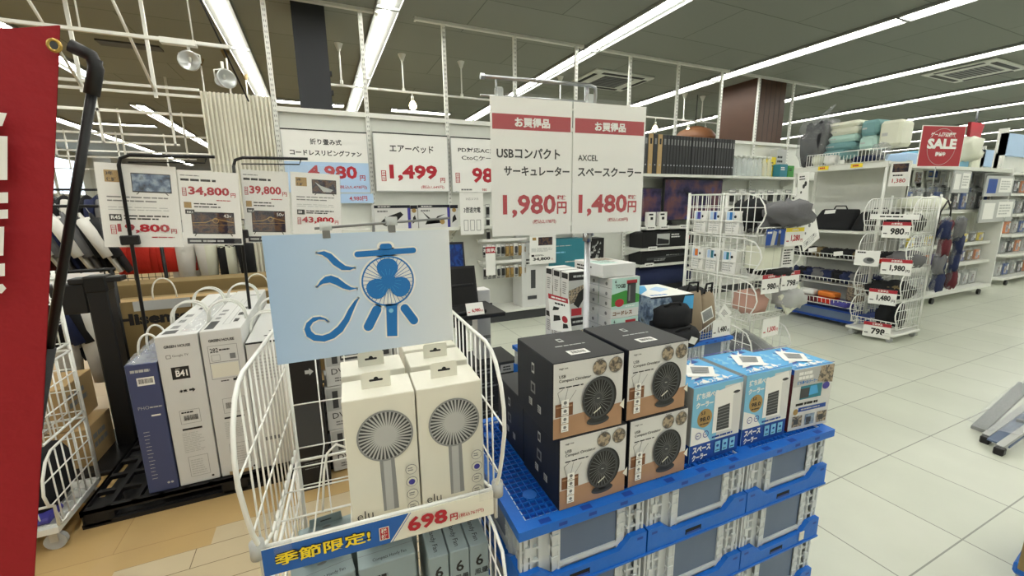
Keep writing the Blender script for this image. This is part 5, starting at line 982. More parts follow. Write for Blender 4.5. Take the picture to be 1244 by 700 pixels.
def tvbox(x, W, D, H, lab, kind, mat='tvbox', y=2.475, z=.097):
    t = thing('television_box', lab, 'box', (x, y, z), 0, 'tall television boxes on the pallet'); a = MB(); a.bevbox((0, 0, 0), (W, D, H), mat, .003); f = Face(a, (0, 0, 0))
    g = Face(a, (0, 0, H), (1, 0, 0), (0, 1, 0))
    if kind in (1, 2): f.text('GREEN HOUSE', W * .18, H * .925, H * .018, 'ink', .04, w=W * .62)
    if kind == 1:
        f.line([(W * .2, H * .86), (W * .3, H * .86), (W * .3, H * .88), (W * .2, H * .88)], .002, 'ink', True); f.text('Google TV', W * .34, H * .862, H * .018, 'ink', 0, w=W * .38); f.rect(W * .26, H * .72, W * .68, H * .8, 'ink'); f.up(); f.text('B41', W * .35, H * .737, H * .042, 'paper', .03, w=W * .28); f.bars(W * .36, H * .783, W * .5, H * .79, 1, 'paper', 1)
        f.text('本体', W * .36, H * .63, H * .02, 'ink', .04, w=W * .2); f.poly([(W * .6, H * .635), (W * .68, H * .635), (W * .68, H * .625), (W * .75, H * .64), (W * .68, H * .655), (W * .68, H * .648), (W * .6, H * .648)], 'ink')
        f.line([(W * .28, H * .42), (W * .76, H * .42), (W * .76, H * .51), (W * .28, H * .51)], .0015, 'gink', True); f.barcode(W * .36, H * .44, W * .7, H * .475); f.bars(W * .32, H * .485, W * .7, H * .505, 1, 'ink', 3); f.rect(W * .28, H * .375, W * .76, H * .388, 'ink'); f.bars(W * .25, H * .22, W * .78, H * .36, 12, 'lgink', 5, .4); f.line([(W * .3, H * .05), (W * .78, H * .05), (W * .78, H * .19), (W * .3, H * .19)], .0015, 'gink', True); f.bars(W * .34, H * .06, W * .74, H * .17, 7, 'lgink', 6, .4); f.disc(W * .83, H * .03, .006, 'ink', n=8)
        g.bars(W * .15, D * .1, W * .4, D * .45, 3, 'gink', 3); g.rect(W * .1, D * .04, W * .42, D * .1, 'dgrey'); g.rect(W * .5, D * .05, W * .95, D * .9, 'wrap'); g.up(); g.bars(W * .3, D * .5, W * .45, D * .6, 1, 'ink', 4); g.rect(W * .72, D * .8, W * .9, D * .84, 'gink')
    if kind == 2:
        f.line([(W * .14, H * .68), (W * .84, H * .68), (W * .84, H * .9), (W * .14, H * .9)], .0018, 'gink', True); f.text('282', W * .18, H * .855, H * .03, 'ink', .02, w=W * .2); f.bars(W * .4, H * .86, W * .66, H * .88, 1, 'ink', 2); f.line([(W * .2, H * .8), (W * .4, H * .8), (W * .4, H * .84), (W * .2, H * .84)], .0015, 'gink', True); f.rect(W * .64, H * .805, W * .78, H * .84, 'gink'); f.line([(W * .14, H * .79), (W * .84, H * .79)], .002, 'ink'); f.rect(W * .16, H * .69, W * .82, H * .78, 'cream'); f.bars(W * .34, H * .655, W * .6, H * .67, 1, 'ink', 3); f.poly([(W * .64, H * .655), (W * .72, H * .655), (W * .72, H * .645), (W * .8, H * .663), (W * .72, H * .68), (W * .72, H * .672), (W * .64, H * .672)], 'ink')
        f.line([(W * .3, H * .44), (W * .85, H * .44), (W * .85, H * .54), (W * .3, H * .54)], .0015, 'gink', True); f.barcode(W * .36, H * .47, W * .6, H * .51); f.rect(W * .28, H * .4, W * .78, H * .412, 'ink'); f.bars(W * .26, H * .26, W * .8, H * .38, 10, 'lgink', 9, .4); f.line([(W * .3, H * .07), (W * .8, H * .07), (W * .8, H * .22), (W * .3, H * .22)], .0015, 'gink', True); f.bars(W * .34, H * .08, W * .76, H * .2, 7, 'lgink', 6, .4); f.disc(W * .86, H * .03, .006, 'ink', n=8); f.rect(W * .2, .0, W * .8, .02, 'kraft')
        g.rect(W * .08, D * .03, W * .3, D * .18, 'dgrey'); g.bars(W * .12, D * .2, W * .3, D * .45, 3, 'gink', 4); g.line([(W * .45, D * .1), (W * .62, D * .1), (W * .62, D * .7), (W * .45, D * .7)], .002, 'gink', True); g.bars(W * .68, D * .1, W * .85, D * .5, 3, 'ink', 4); g.rect(W * .6, D * .8, W * .95, D * .82, 'ink')
    if kind == 3: f.rect(0, H - .012, W, H - .002, 'ink'); f.bars(W * .1, H * .7, W * .9, H * .9, 8, 'lgink', 4, .4); f.bars(W * .2, H * .2, W * .8, H * .26, 1, 'gink', 4); g.disc(W * .5, D * .1, .012, 'ink', n=6); g.disc(W * .6, D * .2, .014, 'gink', n=6)
    if kind == 0: f.bars(W * .15, H * .93, W * .95, H * .97, 1, 'lgink', 3); f.rect(W * .3, H * .84, W * .85, H * .9, 'paper'); f.up(); f.barcode(W * .34, H * .855, W * .8, H * .89); f.text('PHO', W * .18, H * .66, H * .025, 'lgink', -.01, w=W * .35); f.bars(W * .55, H * .66, W * .95, H * .68, 1, 'lgink', 2); f.rect(W * .55, H * .6, W * .85, H * .612, 'paper'); f.bars(W * .2, H * .1, W * .4, H * .5, 14, 'lgink', 5, .15); f.disc(W * .7, H * .06, .006, 'lgink', n=10); f.disc(W * .82, H * .06, .006, 'lgink', n=10)
    a.build('carton', t)
    if kind == 0: a = MB(); n = 9; a.loft([[(x_, y_, H + .001 + .05 * ((y_ / D) ** .5) * (.4 + .6 * math.sin(3.1416 * x_ / W)) + .006 * math.sin(x_ * 90 + y_ * 60)) for x_ in [W * i / n for i in range(n + 1)]] for y_ in [D * j / 6 for j in range(7)]], 'wrap', False, True, False); a.build('shrink_wrap', t)
    return t
b1 = tvbox(-.772, .172, 1.14, .80, 'tall white television box marked B41', 1)
b2 = tvbox(-.592, .178, 1.14, .805, 'tall white television box right of the one marked B41', 2)
b3 = tvbox(-.405, .17, 1.0, .72, 'white television box behind the left side of the wire basket', 3)
b4 = tvbox(-.90, .122, .38, .68, 'slate blue television box in shrink wrap left of the one marked B41', 0, 'tvblue', 2.47)
for b, W, D, H, arcs in ((b1, .172, 1.14, .80, ((.05, .28, .46), (.06, .72, .9))), (b2, .178, 1.14, .805, ((.09, .2, .42), (.09, .76, .96))), (b3, .17, 1.0, .72, ((.05, .2, .4), (.05, .6, .8)))):
    for x, y0_, y1_ in arcs:
        for dx in (0, .045): a = MB(); arcx(a, y0_ + dx, -.0 + .0, W * .98, H - .005, .115); a.build('carry_handle', b)
a = MB(); arcx(a, .1, .03, .12, .68, .12); a.build('carry_handle', b4); a = MB(); arcx(a, .25, .02, .11, .68, .13); a.build('carry_handle', b4)
# large kraft television carton behind
t = thing('kraft_carton', 'large brown television carton lettered in black, behind the tall white boxes', 'box', (-1.36, 3.72, .1)); a = MB(); W, D, H = 1.1, .2, .77; a.bevbox((0, 0, 0), (W, D, H), 'kraftd', .004); f = Face(a, (0, 0, 0)); f.text('Hisense', .02, .60, .085, 'ink', .05, w=.42); f.rect(0, 0, W, .22, 'teal'); g = Face(a, (0, 0, H), (1, 0, 0), (0, 1, 0)); g.rect(0, 0, W, D * .6, 'kraft'); a.build('carton', t)
a = MB(); arcx(a, .06, .22, .36, H - .005, .15); a.build('carry_handle', t); a = MB(); arcx(a, .1, .8, .95, H - .005, .13); a.build('carry_handle', t)
a = MB(); a.box((.12, -.002, H - .07), (.45, .0, H), 'lgink'); a.build('handle_plate', t)
a = MB(); a.bevbox((0, 0, 0), (1.5, .25, .9), 'kraftd', .004); tag(a.build('kraft_carton', loc=(-1.5, 4.02, .05)), 'second brown carton standing behind the lettered one', 'box')
# tan cartons behind the wire rack
for p, q, m, lb in (((-2.0, 3.05, 0), (-1.33, 3.35, .26), 'kraft', 'low tan carton with printed lettering beside the black post'), ((-2.0, 3.05, .265), (-1.4, 3.4, .52), 'kraft', 'glossy tan carton stacked on the low one')):
    t = thing('tan_carton', lb, 'box', p, 0, 'tan cartons'); a = MB(); s_ = [q[i] - p[i] for i in range(3)]; a.bevbox((0, 0, 0), s_, m, .004); f = Face(a, (s_[0], 0, 0), (0, 1, 0)); f.bars(.05, s_[2] * .4, s_[1] * .9, s_[2] * .8, 2, 'gink', 3, .6); f = Face(a, (0, 0, 0)); f.bars(.2, s_[2] * .5, s_[0] * .9, s_[2] * .75, 2, 'gink', 4); a.build('carton', t)
# black post of the clothes rack and crossbar
t = thing('garment_rack', 'black steel garment rack with a thick post between the wire rack and the pallet', 'clothes rack', (-1.24, 3.3, 0)); a = MB(); a.bevbox((-.05, -.05, 0), (.05, .05, 1.1), 'black', .008); a.bevbox((-.055, -.055, 1.02), (.055, .055, 1.12), 'blackm', .01); a.build('post', t); a = MB(); a.bevbox((-.3, -.04, .9), (-.05, .04, 1.08), 'black', .01); a.bevbox((-.12, -.05, 1.08), (.12, .05, 1.11), 'black', .005); a.build('bracket', t); a = MB(); a.bevbox((-.35, -.35, 0), (.05, .25, .03), 'black', .008); a.build('foot', t)
# hanging clothes
def garment(mat, h, w, trim=None, pants=False):
    t = thing('hanging_garment', 'x', 'clothing'); a = MB()
    if not pants:
        n = 16; sec = [(1.0, 1, -h), (.98, 1.1, -h * .6), (.95, 1.05, -h * .3), (.9, .8, -.09), (.5, .5, -.03), (.16, .4, 0)]
        a.loft([[(.024 * ty * math.sin(6.283 * k / n) + .004 * math.sin(k * 2.3 + z * 20), w / 2 * sx * math.copysign(abs(math.cos(6.283 * k / n)) ** .7, math.cos(6.283 * k / n)), z) for k in range(n)] for sx, ty, z in sec], mat, smooth=True); a.build('body', t)
        for s_ in (-1, 1): a = MB(); a.tube([(0, s_ * w * .4, -.06), (.004, s_ * w * .53, -.16), (-.003, s_ * w * .56, -.36)], [.04, .042, .035], trim or mat, 10); a.build('sleeve', t)
    else:
        for s_ in (-1, 1): a = MB(); a.tube([(0, s_ * .05, -.02), (0, s_ * .07, -h * .3), (.005, s_ * .085, -h)], [.06, .075, .06], mat, 12); a.build('trouser_leg', t)
    a = MB(); a.tube([(0, -w * .4, -.07), (0, 0, .01), (0, w * .4, -.07)], .004, 'black'); a.tube([(0, 0, .01), (0, 0, .05), (0, .015, .07), (0, .03, .05)], .0025, 'steel'); a.build('hanger', t); return t
gm = [('fabric_black', None, 'black'), ('whitecloth', None, 'white'), ('greycloth', None, 'grey'), ('fabric_navy', None, 'navy'), ('maroon', 'greycloth', 'maroon with grey sleeves'), ('khaki', None, 'khaki')]
pg = {}
def hang(i, x, y, z, rz, lb, grp, roll=0.0):
    m, tr, nm = gm[i]
    if i not in pg: g = pg[i] = garment(m, .5, .4, tr); g.location = (x, y, z); tag(g, lb, 'clothing', grp)
    else: g = dup(pg[i], (x, y, z), rz, lb, grp)
    g.rotation_euler = (0, roll, rz)
seq = [5, 1, 4, 1, 2, 3, 1, 2, 0, 1, 0]
for k, i in enumerate(seq): hang(i, -2.2 + k * .056, 4.42 + (k % 3) * .03, 1.52 - .004 * k, .3, '%s garment on the front rail left of the 19,800 sign' % gm[i][2], 'garments on the front rail, ' + gm[i][2], -.38 + .03 * (k % 3))
seq2 = [2, 5, 4, 2, 0, 2, 0, 0, 3, 0]
for k, i in enumerate(seq2): hang(i, -2.0 + k * .045, 3.72 + (k % 2) * .02, 1.0, .3, '%s garment on the lower rail beside the black post' % gm[i][2], 'garments on the lower rail, ' + gm[i][2], -.3)
a = MB(); a.rod((-2.3, 4.43, 1.545), (-1.2, 4.43, 1.53), .012, 'blackm', 8); [a.rod((x, 4.43, 0), (x, 4.43, 1.545), .014, 'blackm', 8) for x in (-2.28, -1.22)]; tag(a.build('clothes_rail'), 'black clothes rail carrying the front row of garments', 'clothes rail')
a = MB(); a.rod((-2.0, 3.73, 1.105), (-1.3, 3.73, 1.105), .012, 'blackm', 8); [a.rod((x, 3.73, 0), (x, 3.73, 1.105), .014, 'blackm', 8) for x in (-1.98, -1.32)]; tag(a.build('clothes_rail'), 'black low clothes rail beside the black post', 'clothes rail')
a = MB(); a.rod((-3.4, 6.0, 1.72), (-1.9, 6.0, 1.72), .012, 'blackm', 8); [a.rod((x, 6.0, 0), (x, 6.0, 1.72), .014, 'blackm', 8) for x in (-3.38, -1.92)]; tag(a.build('clothes_rail'), 'black clothes rail far behind the front garments', 'clothes rail')
for k in range(14): i = (0, 2, 0, 1, 0, 3, 2)[k % 7]; hang(i, -3.2 + k * .09, 6.0, 1.66, -.1, '%s garment on the far rail before the windows' % gm[i][2], 'garments on the far rail, ' + gm[i][2])
for x, m, lb in ((-1.42, 'redcloth', 'bright red shirt hanging under the 19,800 sign, left one'), (-1.2, 'redcloth', 'bright red shirt hanging under the 19,800 sign, right one')):
    g = garment(m, .36, .24); g.location = (x, 4.62, 1.32); g.rotation_euler = (0, 0, R(90)); tag(g, lb, 'clothing', 'red shirts')
g = garment('whitecloth', .3, .12); g.location = (-1.13, 4.66, 1.2); g.rotation_euler = (0, 0, R(90)); tag(g, 'small white garment beside the red shirts', 'clothing')
for x, m, lb in ((-1.03, 'whitecloth', 'white trousers hanging under the 34,800 sign'), (-.86, 'offwhite', 'cream trousers hanging right of the white ones'), (-.72, 'fabric_black', 'black trousers hanging beside the ribbed screen'), (-1.5, 'whitecloth', 'pale trousers hanging left of the black post')):
    g = garment(m, .5 if x > -1.48 else .55, .2, None, True); g.location = (x, 4.6 if x > -1.48 else 3.6, 1.32 if x > -1.48 else .92); g.rotation_euler = (0, 0, R(90)); tag(g, lb, 'clothing', 'hanging trousers')
t = thing('grid_panel', 'black wire grid panel behind the red shirts', 'display panel', (-1.75, 4.8, .3)); a = MB()
for k in range(23): a.rod((k * .05, 0, 0), (k * .05, 0, 1.1), .0025, 'blackm', 5); a.rod((0, 0, k * .05), (1.1, 0, k * .05), .0025, 'blackm', 5)
a.build('wire_grid', t); a = MB(); a.tube([(0, 0, 0), (1.1, 0, 0), (1.1, 0, 1.1), (0, 0, 1.1)], .008, 'blackm', 8, True); [a.rod((x, 0, -.3), (x, 0, .02), .01, 'blackm', 8) for x in (.01, 1.09)]; a.build('frame', t)
a = MB(); a.box((-1.2, 4.84, 0), (-1.12, 4.9, 1.4), 'grey'); tag(a.build('grey_post'), 'grey post behind the black wire grid panel', 'post')
# ---- hanging television price posters on black stands
def tvposter(kind):
    def draw(f, W, H):
        if kind in (0, 3):
            f.rect(W * .1, H * .78, W * .32, H * .92, 'gold'); f.up(); f.text('3年', W * .12, H * .86, H * .045, 'ink', .03); f.text('保証', W * .12, H * .79, H * .045, 'ink', .03); f.rect(W * .42, H * .67, W * .92, H * .9, 'black'); f.up(); f.rect(W * .43, H * .685, W * .91, H * .89, 'photob' if kind == 0 else 'photo'); f.line([(W * .5, H * .67), (W * .47, H * .645)], .004, 'ink'); f.line([(W * .84, H * .67), (W * .87, H * .645)], .004, 'ink')
            if kind == 3: f.up(); f.poly([(W * .48, H * .86), (W * .6, H * .8), (W * .85, H * .74), (W * .8, H * .7), (W * .65, H * .7)], 'lgink')
            f.bars(W * .1, H * .54, W * .92, H * .63, 2, 'gink', 4, .35); f.bars(W * .1, H * .44, W * .92, H * .5, 2, 'lgink', 6, .3)
            f.rect(W * .1, H * .32, W * .25, H * .4, 'ink'); f.up(); f.text('R45' if kind == 0 else '50', W * .12, H * .34, H * .045, 'paper', .03); f.bars(W * .28, H * .33, W * .85, H * .4, 2, 'ink', 8, .5); zeibox(f, W * .1, H * .16, W * .07, H * .11)
            f.text('19,800' if kind == 0 else '43,800', W * .185, H * .17, H * .115, 'price', .035, w=W * .66); f.text('円', W * .86, H * .17, H * .06, 'price', .02); f.bars(W * .6, H * .11, W * .9, H * .135, 1, 'price', 2)
        else:
            f.bars(W * .04, H * .92, W * .35, H * .945, 1, 'gink', 2); f.bars(W * .04, H * .85, W * .7, H * .9, 1, 'ink', 5, .6); zeibox(f, W * .05, H * .66, W * .07, H * .11); f.text('34,800' if kind == 1 else '39,800', W * .15, H * .66, H * .13, 'price', .035, w=W * .68); f.text('円', W * .85, H * .66, H * .06, 'price', .02); f.bars(W * .6, H * .6, W * .92, H * .625, 1, 'price', 3); f.rect(W * .06, H * .5, W * .18, H * .58, 'gold'); f.bars(W * .22, H * .5, W * .75, H * .58, 2, 'ink', 9, .4)
            f.rect(W * .16, H * .15, W * .88, H * .45, 'black'); f.up(); f.rect(W * .165, H * .165, W * .875, H * .44, 'photo'); f.up(); f.line([(W * .17, H * .3), (W * .4, H * .31), (W * .55, H * .36), (W * .87, H * .31)], .004, 'gold'); f.line([(W * .17, H * .27), (W * .87, H * .28)], .002, 'gold'); f.ring(W * .56, H * .335, .012, .015, 'gold'); f.text('43v' if kind == 1 else '50v', W * .7, H * .38, H * .045, 'paper'); f.rect(W * .07, H * .42, W * .22, H * .48, 'ink'); f.up(); f.text('RK1', W * .1, H * .43, H * .03, 'paper', .02)
            f.line([(W * .22, H * .15), (W * .19, H * .12)], .004, 'ink'); f.line([(W * .8, H * .15), (W * .83, H * .12)], .004, 'ink'); f.rect(W * .06, H * .015, W * .98, H * .09, 'navycard'); f.up(); f.bars(W * .1, H * .035, W * .85, H * .07, 1, 'lgink', 8, .7)
    return draw
for kind, x0_, x1_, z0_, z1_, lb in ((0, -1.035, -.70, 1.312, 1.745, 'television price poster reading 19,800, leftmost of the four hanging ones'), (1, -.695, -.415, 1.308, 1.715, 'television price poster reading 34,800, second of the four'), (2, -.41, -.165, 1.30, 1.73, 'television price poster reading 39,800, third of the four'), (3, -.15, .13, 1.345, 1.72, 'television price poster reading 43,800, just above the blue fan banner')):
    y = 2.9 if kind < 2 else 2.96 + .02 * (kind == 2)
    t = board(x0_, x1_, z0_, z1_, y, lb, tvposter(kind), name='price_poster', frame=None, cat='price sign', group='television price posters', tilt=.05)
    W, H = x1_ - x0_, z1_ - z0_; a = MB(); a.add([(x, -.003 - .002 * math.sin(x * 25), z) for z in (-.005, H + .045) for x in [(W + .01) * q / 6 - .005 for q in range(7)]], [(k, k + 1, 8 + k, 7 + k) for k in range(6)], 'sleeve'); a.build('plastic_sleeve', t)
def pstand(x, y, zt, L, lb):
    t = thing('poster_stand', lb, 'sign stand', (x, y, 0), 0, 'black poster stands'); a = MB(); a.tube([(-.03, 0, .01), (0, 0, zt - .05), (.012, 0, zt - .015), (.05, 0, zt), (L, 0, zt + .004)], .0085, 'blackm', 10); a.build('pole', t); a = MB(); a.tube([(.04, 0, zt - .035), (L - .05, 0, zt - .03), (L - .04, 0, zt - .005)], .004, 'blackm'); a.build('lower_rod', t)
    a = MB(); a.bevbox((-.05, -.015, zt - .46), (.03, .015, zt - .41), 'black', .006); a.build('knob', t); a = MB(); a.cyl((-.03, 0, 0), .13, .012, 'black', 24); a.build('base', t)
    return t
pstand(-.91, 2.88, 1.78, .42, 'black poster stand with bent top carrying the 19,800 and 34,800 posters').location.z = .0
p2 = pstand(-.415, 2.93, 1.79, .39, 'black poster stand with bent top carrying the 39,800 and 43,800 posters')
# ================================================================== behind the wire basket: players on a black table
t = thing('display_table', 'small black display table holding portable players behind the wire basket', 'table', (.62, 2.35, 0)); a = MB(); a.bevbox((0, 0, .82), (.40, .36, .845), 'black', .004); a.build('table_top', t); a = MB(); a.bevbox((.12, .1, 0), (.17, .15, .82), 'black', .004); a.build('post', t); a = MB(); a.bevbox((.02, .02, 0), (.28, .3, .02), 'black', .004); a.build('foot', t)
def player(x, y, lb, m, ang=.25, w=.245):
    t = thing('portable_player', lb, 'player', (x, y, .846), 0, 'portable players on the black table'); a = MB(); a.bevbox((0, 0, 0), (w, .16, .022), 'black', .006); b_ = a.build('body', t); a = MB(); U = Vector((1, 0, 0)); V = Vector((0, math.sin(ang), math.cos(ang))); a.prism((0, .15, .02), U, V, [(0, 0), (w, 0), (w, .26), (.01, .265), (0, .26)], .012, 'black'); f = Face(a, (0, .15, .02), U, V); f.rect(.012, .015, w - .012, .245, m); a.build('screen', t)
player(.66, 2.38, 'black portable player, front one, screen dark', 'holeblack'); player(.64, 2.56, 'portable player behind, screen glowing blue', 'screenb', .15, .245)
bpy.data.objects['portable_player.001'].location.z = .985
a = MB(); a.bevbox((0, 0, 0), (.26, .14, .137), 'black', .004); tag(a.build('black_riser', loc=(.62, 2.56, .846)), 'black riser under the rear portable player', 'riser')
tagcard(.76, 2.33, .855, .11, .075, 'small white price tag reading 6,980 on the black display table', '6,980', 0, top=None, ink='price', lean=.5)
def dvd(lab, x, y, z, rz=0, W=.36, H=.255, src=None):
    t = thing('player_box', lab, 'box', (x, y, z), rz, 'player boxes'); a = MB(); a.bevbox((0, 0, 0), (W, .28, H), 'tvbox', .003); f = Face(a, (0, 0, 0)); f.rect(W * .02, H * .45, W * .98, H * .97, 'lgink'); f.up(); f.rect(W * .1, H * .5, W * .18, H * .9, 'dgrey'); f.rect(W * .22, H * .55, W * .95, H * .72, 'dgrey'); f.up(); f.rect(W * .24, H * .6, W * .8, H * .64, 'paper'); f.text('DVD PLAYER', W * .08, H * .26, H * .13, 'ink', 0, w=W * .8); f.bars(W * .12, H * .08, W * .4, H * .2, 2, 'gink', 4); f.rect(W * .62, H * .06, W * .8, H * .22, 'gink'); a.build('carton', t); return t
d0 = dvd('white player box in the stack behind the wire basket, bottom left', -.05, 2.4, .012)
for x, z, lb in ((-.055, .27, 'middle left'), (-.04, .53, 'top left'), (.33, .012, 'bottom right'), (.325, .27, 'middle right'), (.33, .53, 'top right')): dup(d0, (x, 2.4, z), 0, 'white player box in the stack behind the wire basket, ' + lb)
a = MB(); a.bevbox((0, 0, 0), (.16, .2, .12), 'photob', .003); f = Face(a, (0, 0, 0)); f.rect(.11, .03, .15, .09, 'ink'); f.up(); f.text('E18', .112, .05, .015, 'paper', .03, w=.034); tag(a.build('picture_box', loc=(.36, 2.42, .787)), 'small landscape picture box on top of the player box stack', 'box')
a = MB(); a.bevbox((0, 0, 0), (.24, .2, .1), 'lgink', .003); f = Face(a, (0, 0, 0)); f.bars(.02, .02, .2, .08, 3, 'ink', 4); tag(a.build('flat_grey_box', loc=(.05, 2.42, .787)), 'flat pale grey box on top of the player box stack', 'box')
a = MB(); a.bevbox((0, 0, 0), (.1, .12, .52), 'tvbox', .003); f = Face(a, (0, 0, 0)); f.bars(.04, .4, .14, .43, 1, 'ink', 4); f.bars(.04, .1, .1, .2, 2, 'gink', 4); tag(a.build('upright_white_box', loc=(.96, 2.72, .40)), 'upright white box right of the black players', 'box')
t = thing('grey_cabinet', 'dark box stack with white lettering below the upright white box', 'box', (.86, 2.6, 0)); a = MB()
for k in range(4): a.bevbox((0, 0, k * .104), (.36, .32, k * .104 + .1), 'matblack', .003); f = Face(a, (0, 0, k * .104)); f.rect(.22, .02, .34, .08, 'lgink'); f.up(); f.bars(.24, .03, .32, .07, 2, 'ink', k); f.bars(.03, .03, .2, .08, 2, 'gink', k)
a.build('cartons', t)
t = thing('black_tower_box', 'tall glossy black box with a white arrow seen through the left of the wire basket', 'box', (-.215, 2.3, 0)); a = MB(); a.bevbox((0, 0, 0), (.15, .3, .74), 'black', .003); f = Face(a, (0, 0, 0)); f.poly([(.08, .66), (.1, .66), (.1, .65), (.12, .67), (.1, .69), (.1, .68), (.08, .68)], 'lgink'); f.bars(.03, .12, .12, .2, 5, 'gink', 4, .3); f.rect(.01, .25, .14, .5, 'dgrey'); a.build('carton', t)
tagcard(1.85, 4.87, .64, .13, .36, 'small white card with red heading hanging right of the portable players', None, 0)
# ================================================================== right: bags gondola, basket stand, long gondola
GE = thing('bag_gondola', 'white end gondola with suitcases, pouches and cases on its shelves', 'shelving', (5.75, 3.66, 0), R(-90))
# local x runs towards the camera (world -Y), local y runs away (world +X)
W = 1.02
a = MB(); a.box((0, .45, .1), (W, .48, 1.93), 'shelf'); a.build('back_panel', GE)
for x in (0, W - .035): a = MB(); a.tube([(x + .017, .02, .1), (x + .017, .02, 1.93)], .016, 'white', 8); a.box((x, .44, .06), (x + .035, .5, 1.95), 'white'); a.build('upright', GE)
for z, d, hh in ((1.93, .0, .06), (1.15, .02, .03)): a = MB(); a.box((0, d, z - .03), (W, .45, z), 'white'); a.box((0, d - .008, z - hh), (W, d, z + .004), 'shelf'); a.build('shelf', GE)
def tray(zf, y0_, y1_, h):
    a = MB(); n = 22
    for k in range(n + 1): x = W * k / n; a.tube([(x, y0_ - .02, zf + h), (x, y0_, zf), (x, y1_, zf)], .0032, 'wire', 5)
    for y, z in ((y0_ - .02, zf + h), (y0_, zf), ((y0_ + y1_) / 2, zf), (y1_, zf)): a.rod((0, y, z), (W, y, z), .0045, 'wire')
    for x in (0, W): a.tube([(x, y0_ - .02, zf + h), (x, y0_ + .1, zf + h + .03), (x, y1_, zf + h + .05)], .0045, 'wire'); [a.rod((x, y0_ + (y1_ - y0_) * k / 7, zf), (x, y0_ + (y1_ - y0_) * k / 7, zf + h + .03), .003, 'wire', 5) for k in range(8)]
    a.build('wire_tray', GE)
tray(.80, .05, .43, .06); tray(.50, -.05, .43, .07); tray(.25, -.12, .43, .08)
a = MB(); a.box((.0, -.08, .06), (W, .45, .2), 'dblue'); f = Face(a, (0, -.08, .06)); f.rect(.03, .03, W - .03, .12, 'cratepane'); a.build('base_box', GE)
a = MB(); a.rod((W - .02, -.2, .07), (W - .02, .1, .24), .012, 'white', 8); a.rod((W - .02, -.2, .075), (W - .02, .42, .075), .012, 'white', 8); a.build('side_brace', GE)
for x in (.08, W - .06): a = MB(); a.cyl((x, .011, .03), .03, .022, 'black', 16, 'y'); a.build('caster', GE)
def gl(x, y, z): return (5.75 + y, 3.66 - x, z)     # gondola local -> world
t = None
for x, z, w_, h_, rot, lb in ((.44, 1.155, .48, .25, -.12, 'black soft briefcase with a white tag on the gondola shelf, left one'), (.88, 1.155, .4, .22, .05, 'black soft briefcase on the gondola shelf, right one by the basket stand')):
    t = thing('briefcase', lb, 'bag', gl(x, .2, z), R(-90) + rot, 'black briefcases'); a = MB(); n = 20
    a.loft([[(w_ / 2 * s_ * math.copysign(abs(math.cos(6.283 * k / n)) ** .4, math.cos(6.283 * k / n)), yy + .13 * s2_ * math.copysign(abs(math.sin(6.283 * k / n)) ** .5, math.sin(6.283 * k / n)), z_) for k in range(n)] for s_, s2_, yy, z_ in ((.95, 1, 0, 0), (1, 1, .01, .03), (.97, .75, .06, h_ * .6), (.9, .5, .1, h_ * .93), (.84, .35, .11, h_))], 'fabric_black', smooth=True); a.build('body', t)
    a = MB(); a.tube([(-.08, .1, h_), (-.06, .1, h_ + .04), (.06, .1, h_ + .04), (.08, .1, h_)], .008, 'fabric_black'); a.build('handle', t)
a = MB(); a.prism((0, 0, 0), (0, -1, .1), (.5, .1, .85), [(0, 0), (.12, 0), (.12, .05), (0, .05)], .002, 'paper'); tag(a.build('white_tag', loc=gl(.42, .02, 1.35)), 'white paper tag on the left black briefcase', 'tag')
rnd = random.Random(11)
def pouch_row(n, z, y, mats, base, grp, rr=(.085, .12, .06)):
    for k in range(n):
        m, nm = mats[k % len(mats)]; x = .08 + (W - .16) * k / (n - 1)
        blob_thing('pouch', '%s pouch %s, %s along the tray' % (nm, base, ['first', 'second', 'third', 'fourth', 'fifth', 'sixth', 'seventh', 'eighth', 'ninth', 'tenth'][k]), 'pouch', gl(x, y, z + rr[2] * .8), (rr[1], rr[0], rr[2]), m, .15, .7, k + 3, grp, rnd.uniform(-.4, .4))
pouch_row(8, .81, .22, [('fabric_black', 'black'), ('fabric_black', 'black'), ('khaki', 'brown'), ('fabric_black', 'black')], 'in the upper wire tray of the gondola', 'pouches in the upper tray')
pouch_row(9, .51, .18, [('fabric_navy', 'navy'), ('fabric_black', 'black'), ('fabric_navy', 'navy'), ('greycloth', 'grey')], 'in the middle wire tray of the gondola', 'pouches in the middle tray', (.1, .13, .075))
for k, (x, y, z, s_, m, lb) in enumerate([(.25, .05, .27, (.2, .13, .05), 'yellow', 'yellow flat case in the lowest wire tray'), (.42, .03, .27, (.22, .14, .05), 'maroon', 'dark red flat case in the lowest wire tray'), (.38, .03, .325, (.2, .12, .045), 'paper', 'white flat case on top of the dark red one'), (.62, .05, .27, (.22, .14, .05), 'redcloth', 'red flat case in the lowest wire tray'), (.62, .05, .325, (.22, .13, .045), 'orange', 'pale orange flat case on top of the red one'), (.86, .16, .3, (.2, .06, .16), 'photoc', 'rainbow-coloured upright case in the lowest wire tray'), (.8, .0, .27, (.2, .14, .045), 'purple', 'violet flat case at the right of the lowest wire tray'), (.1, .08, .27, (.16, .12, .06), 'deepblue', 'blue flat case at the left of the lowest wire tray')]):
    y -= .07; z = .255 + (z - .27) * 1.45; a = MB(); a.bevbox((-s_[0] / 2, -s_[1] / 2, 0), (s_[0] / 2, s_[1] / 2, s_[2] * 1.4), m, .015); tag(a.build('flat_case', loc=gl(x, y, z), rz=R(-90) + rnd.uniform(-.2, .2)), lb, 'case', 'flat cases in the lowest tray')
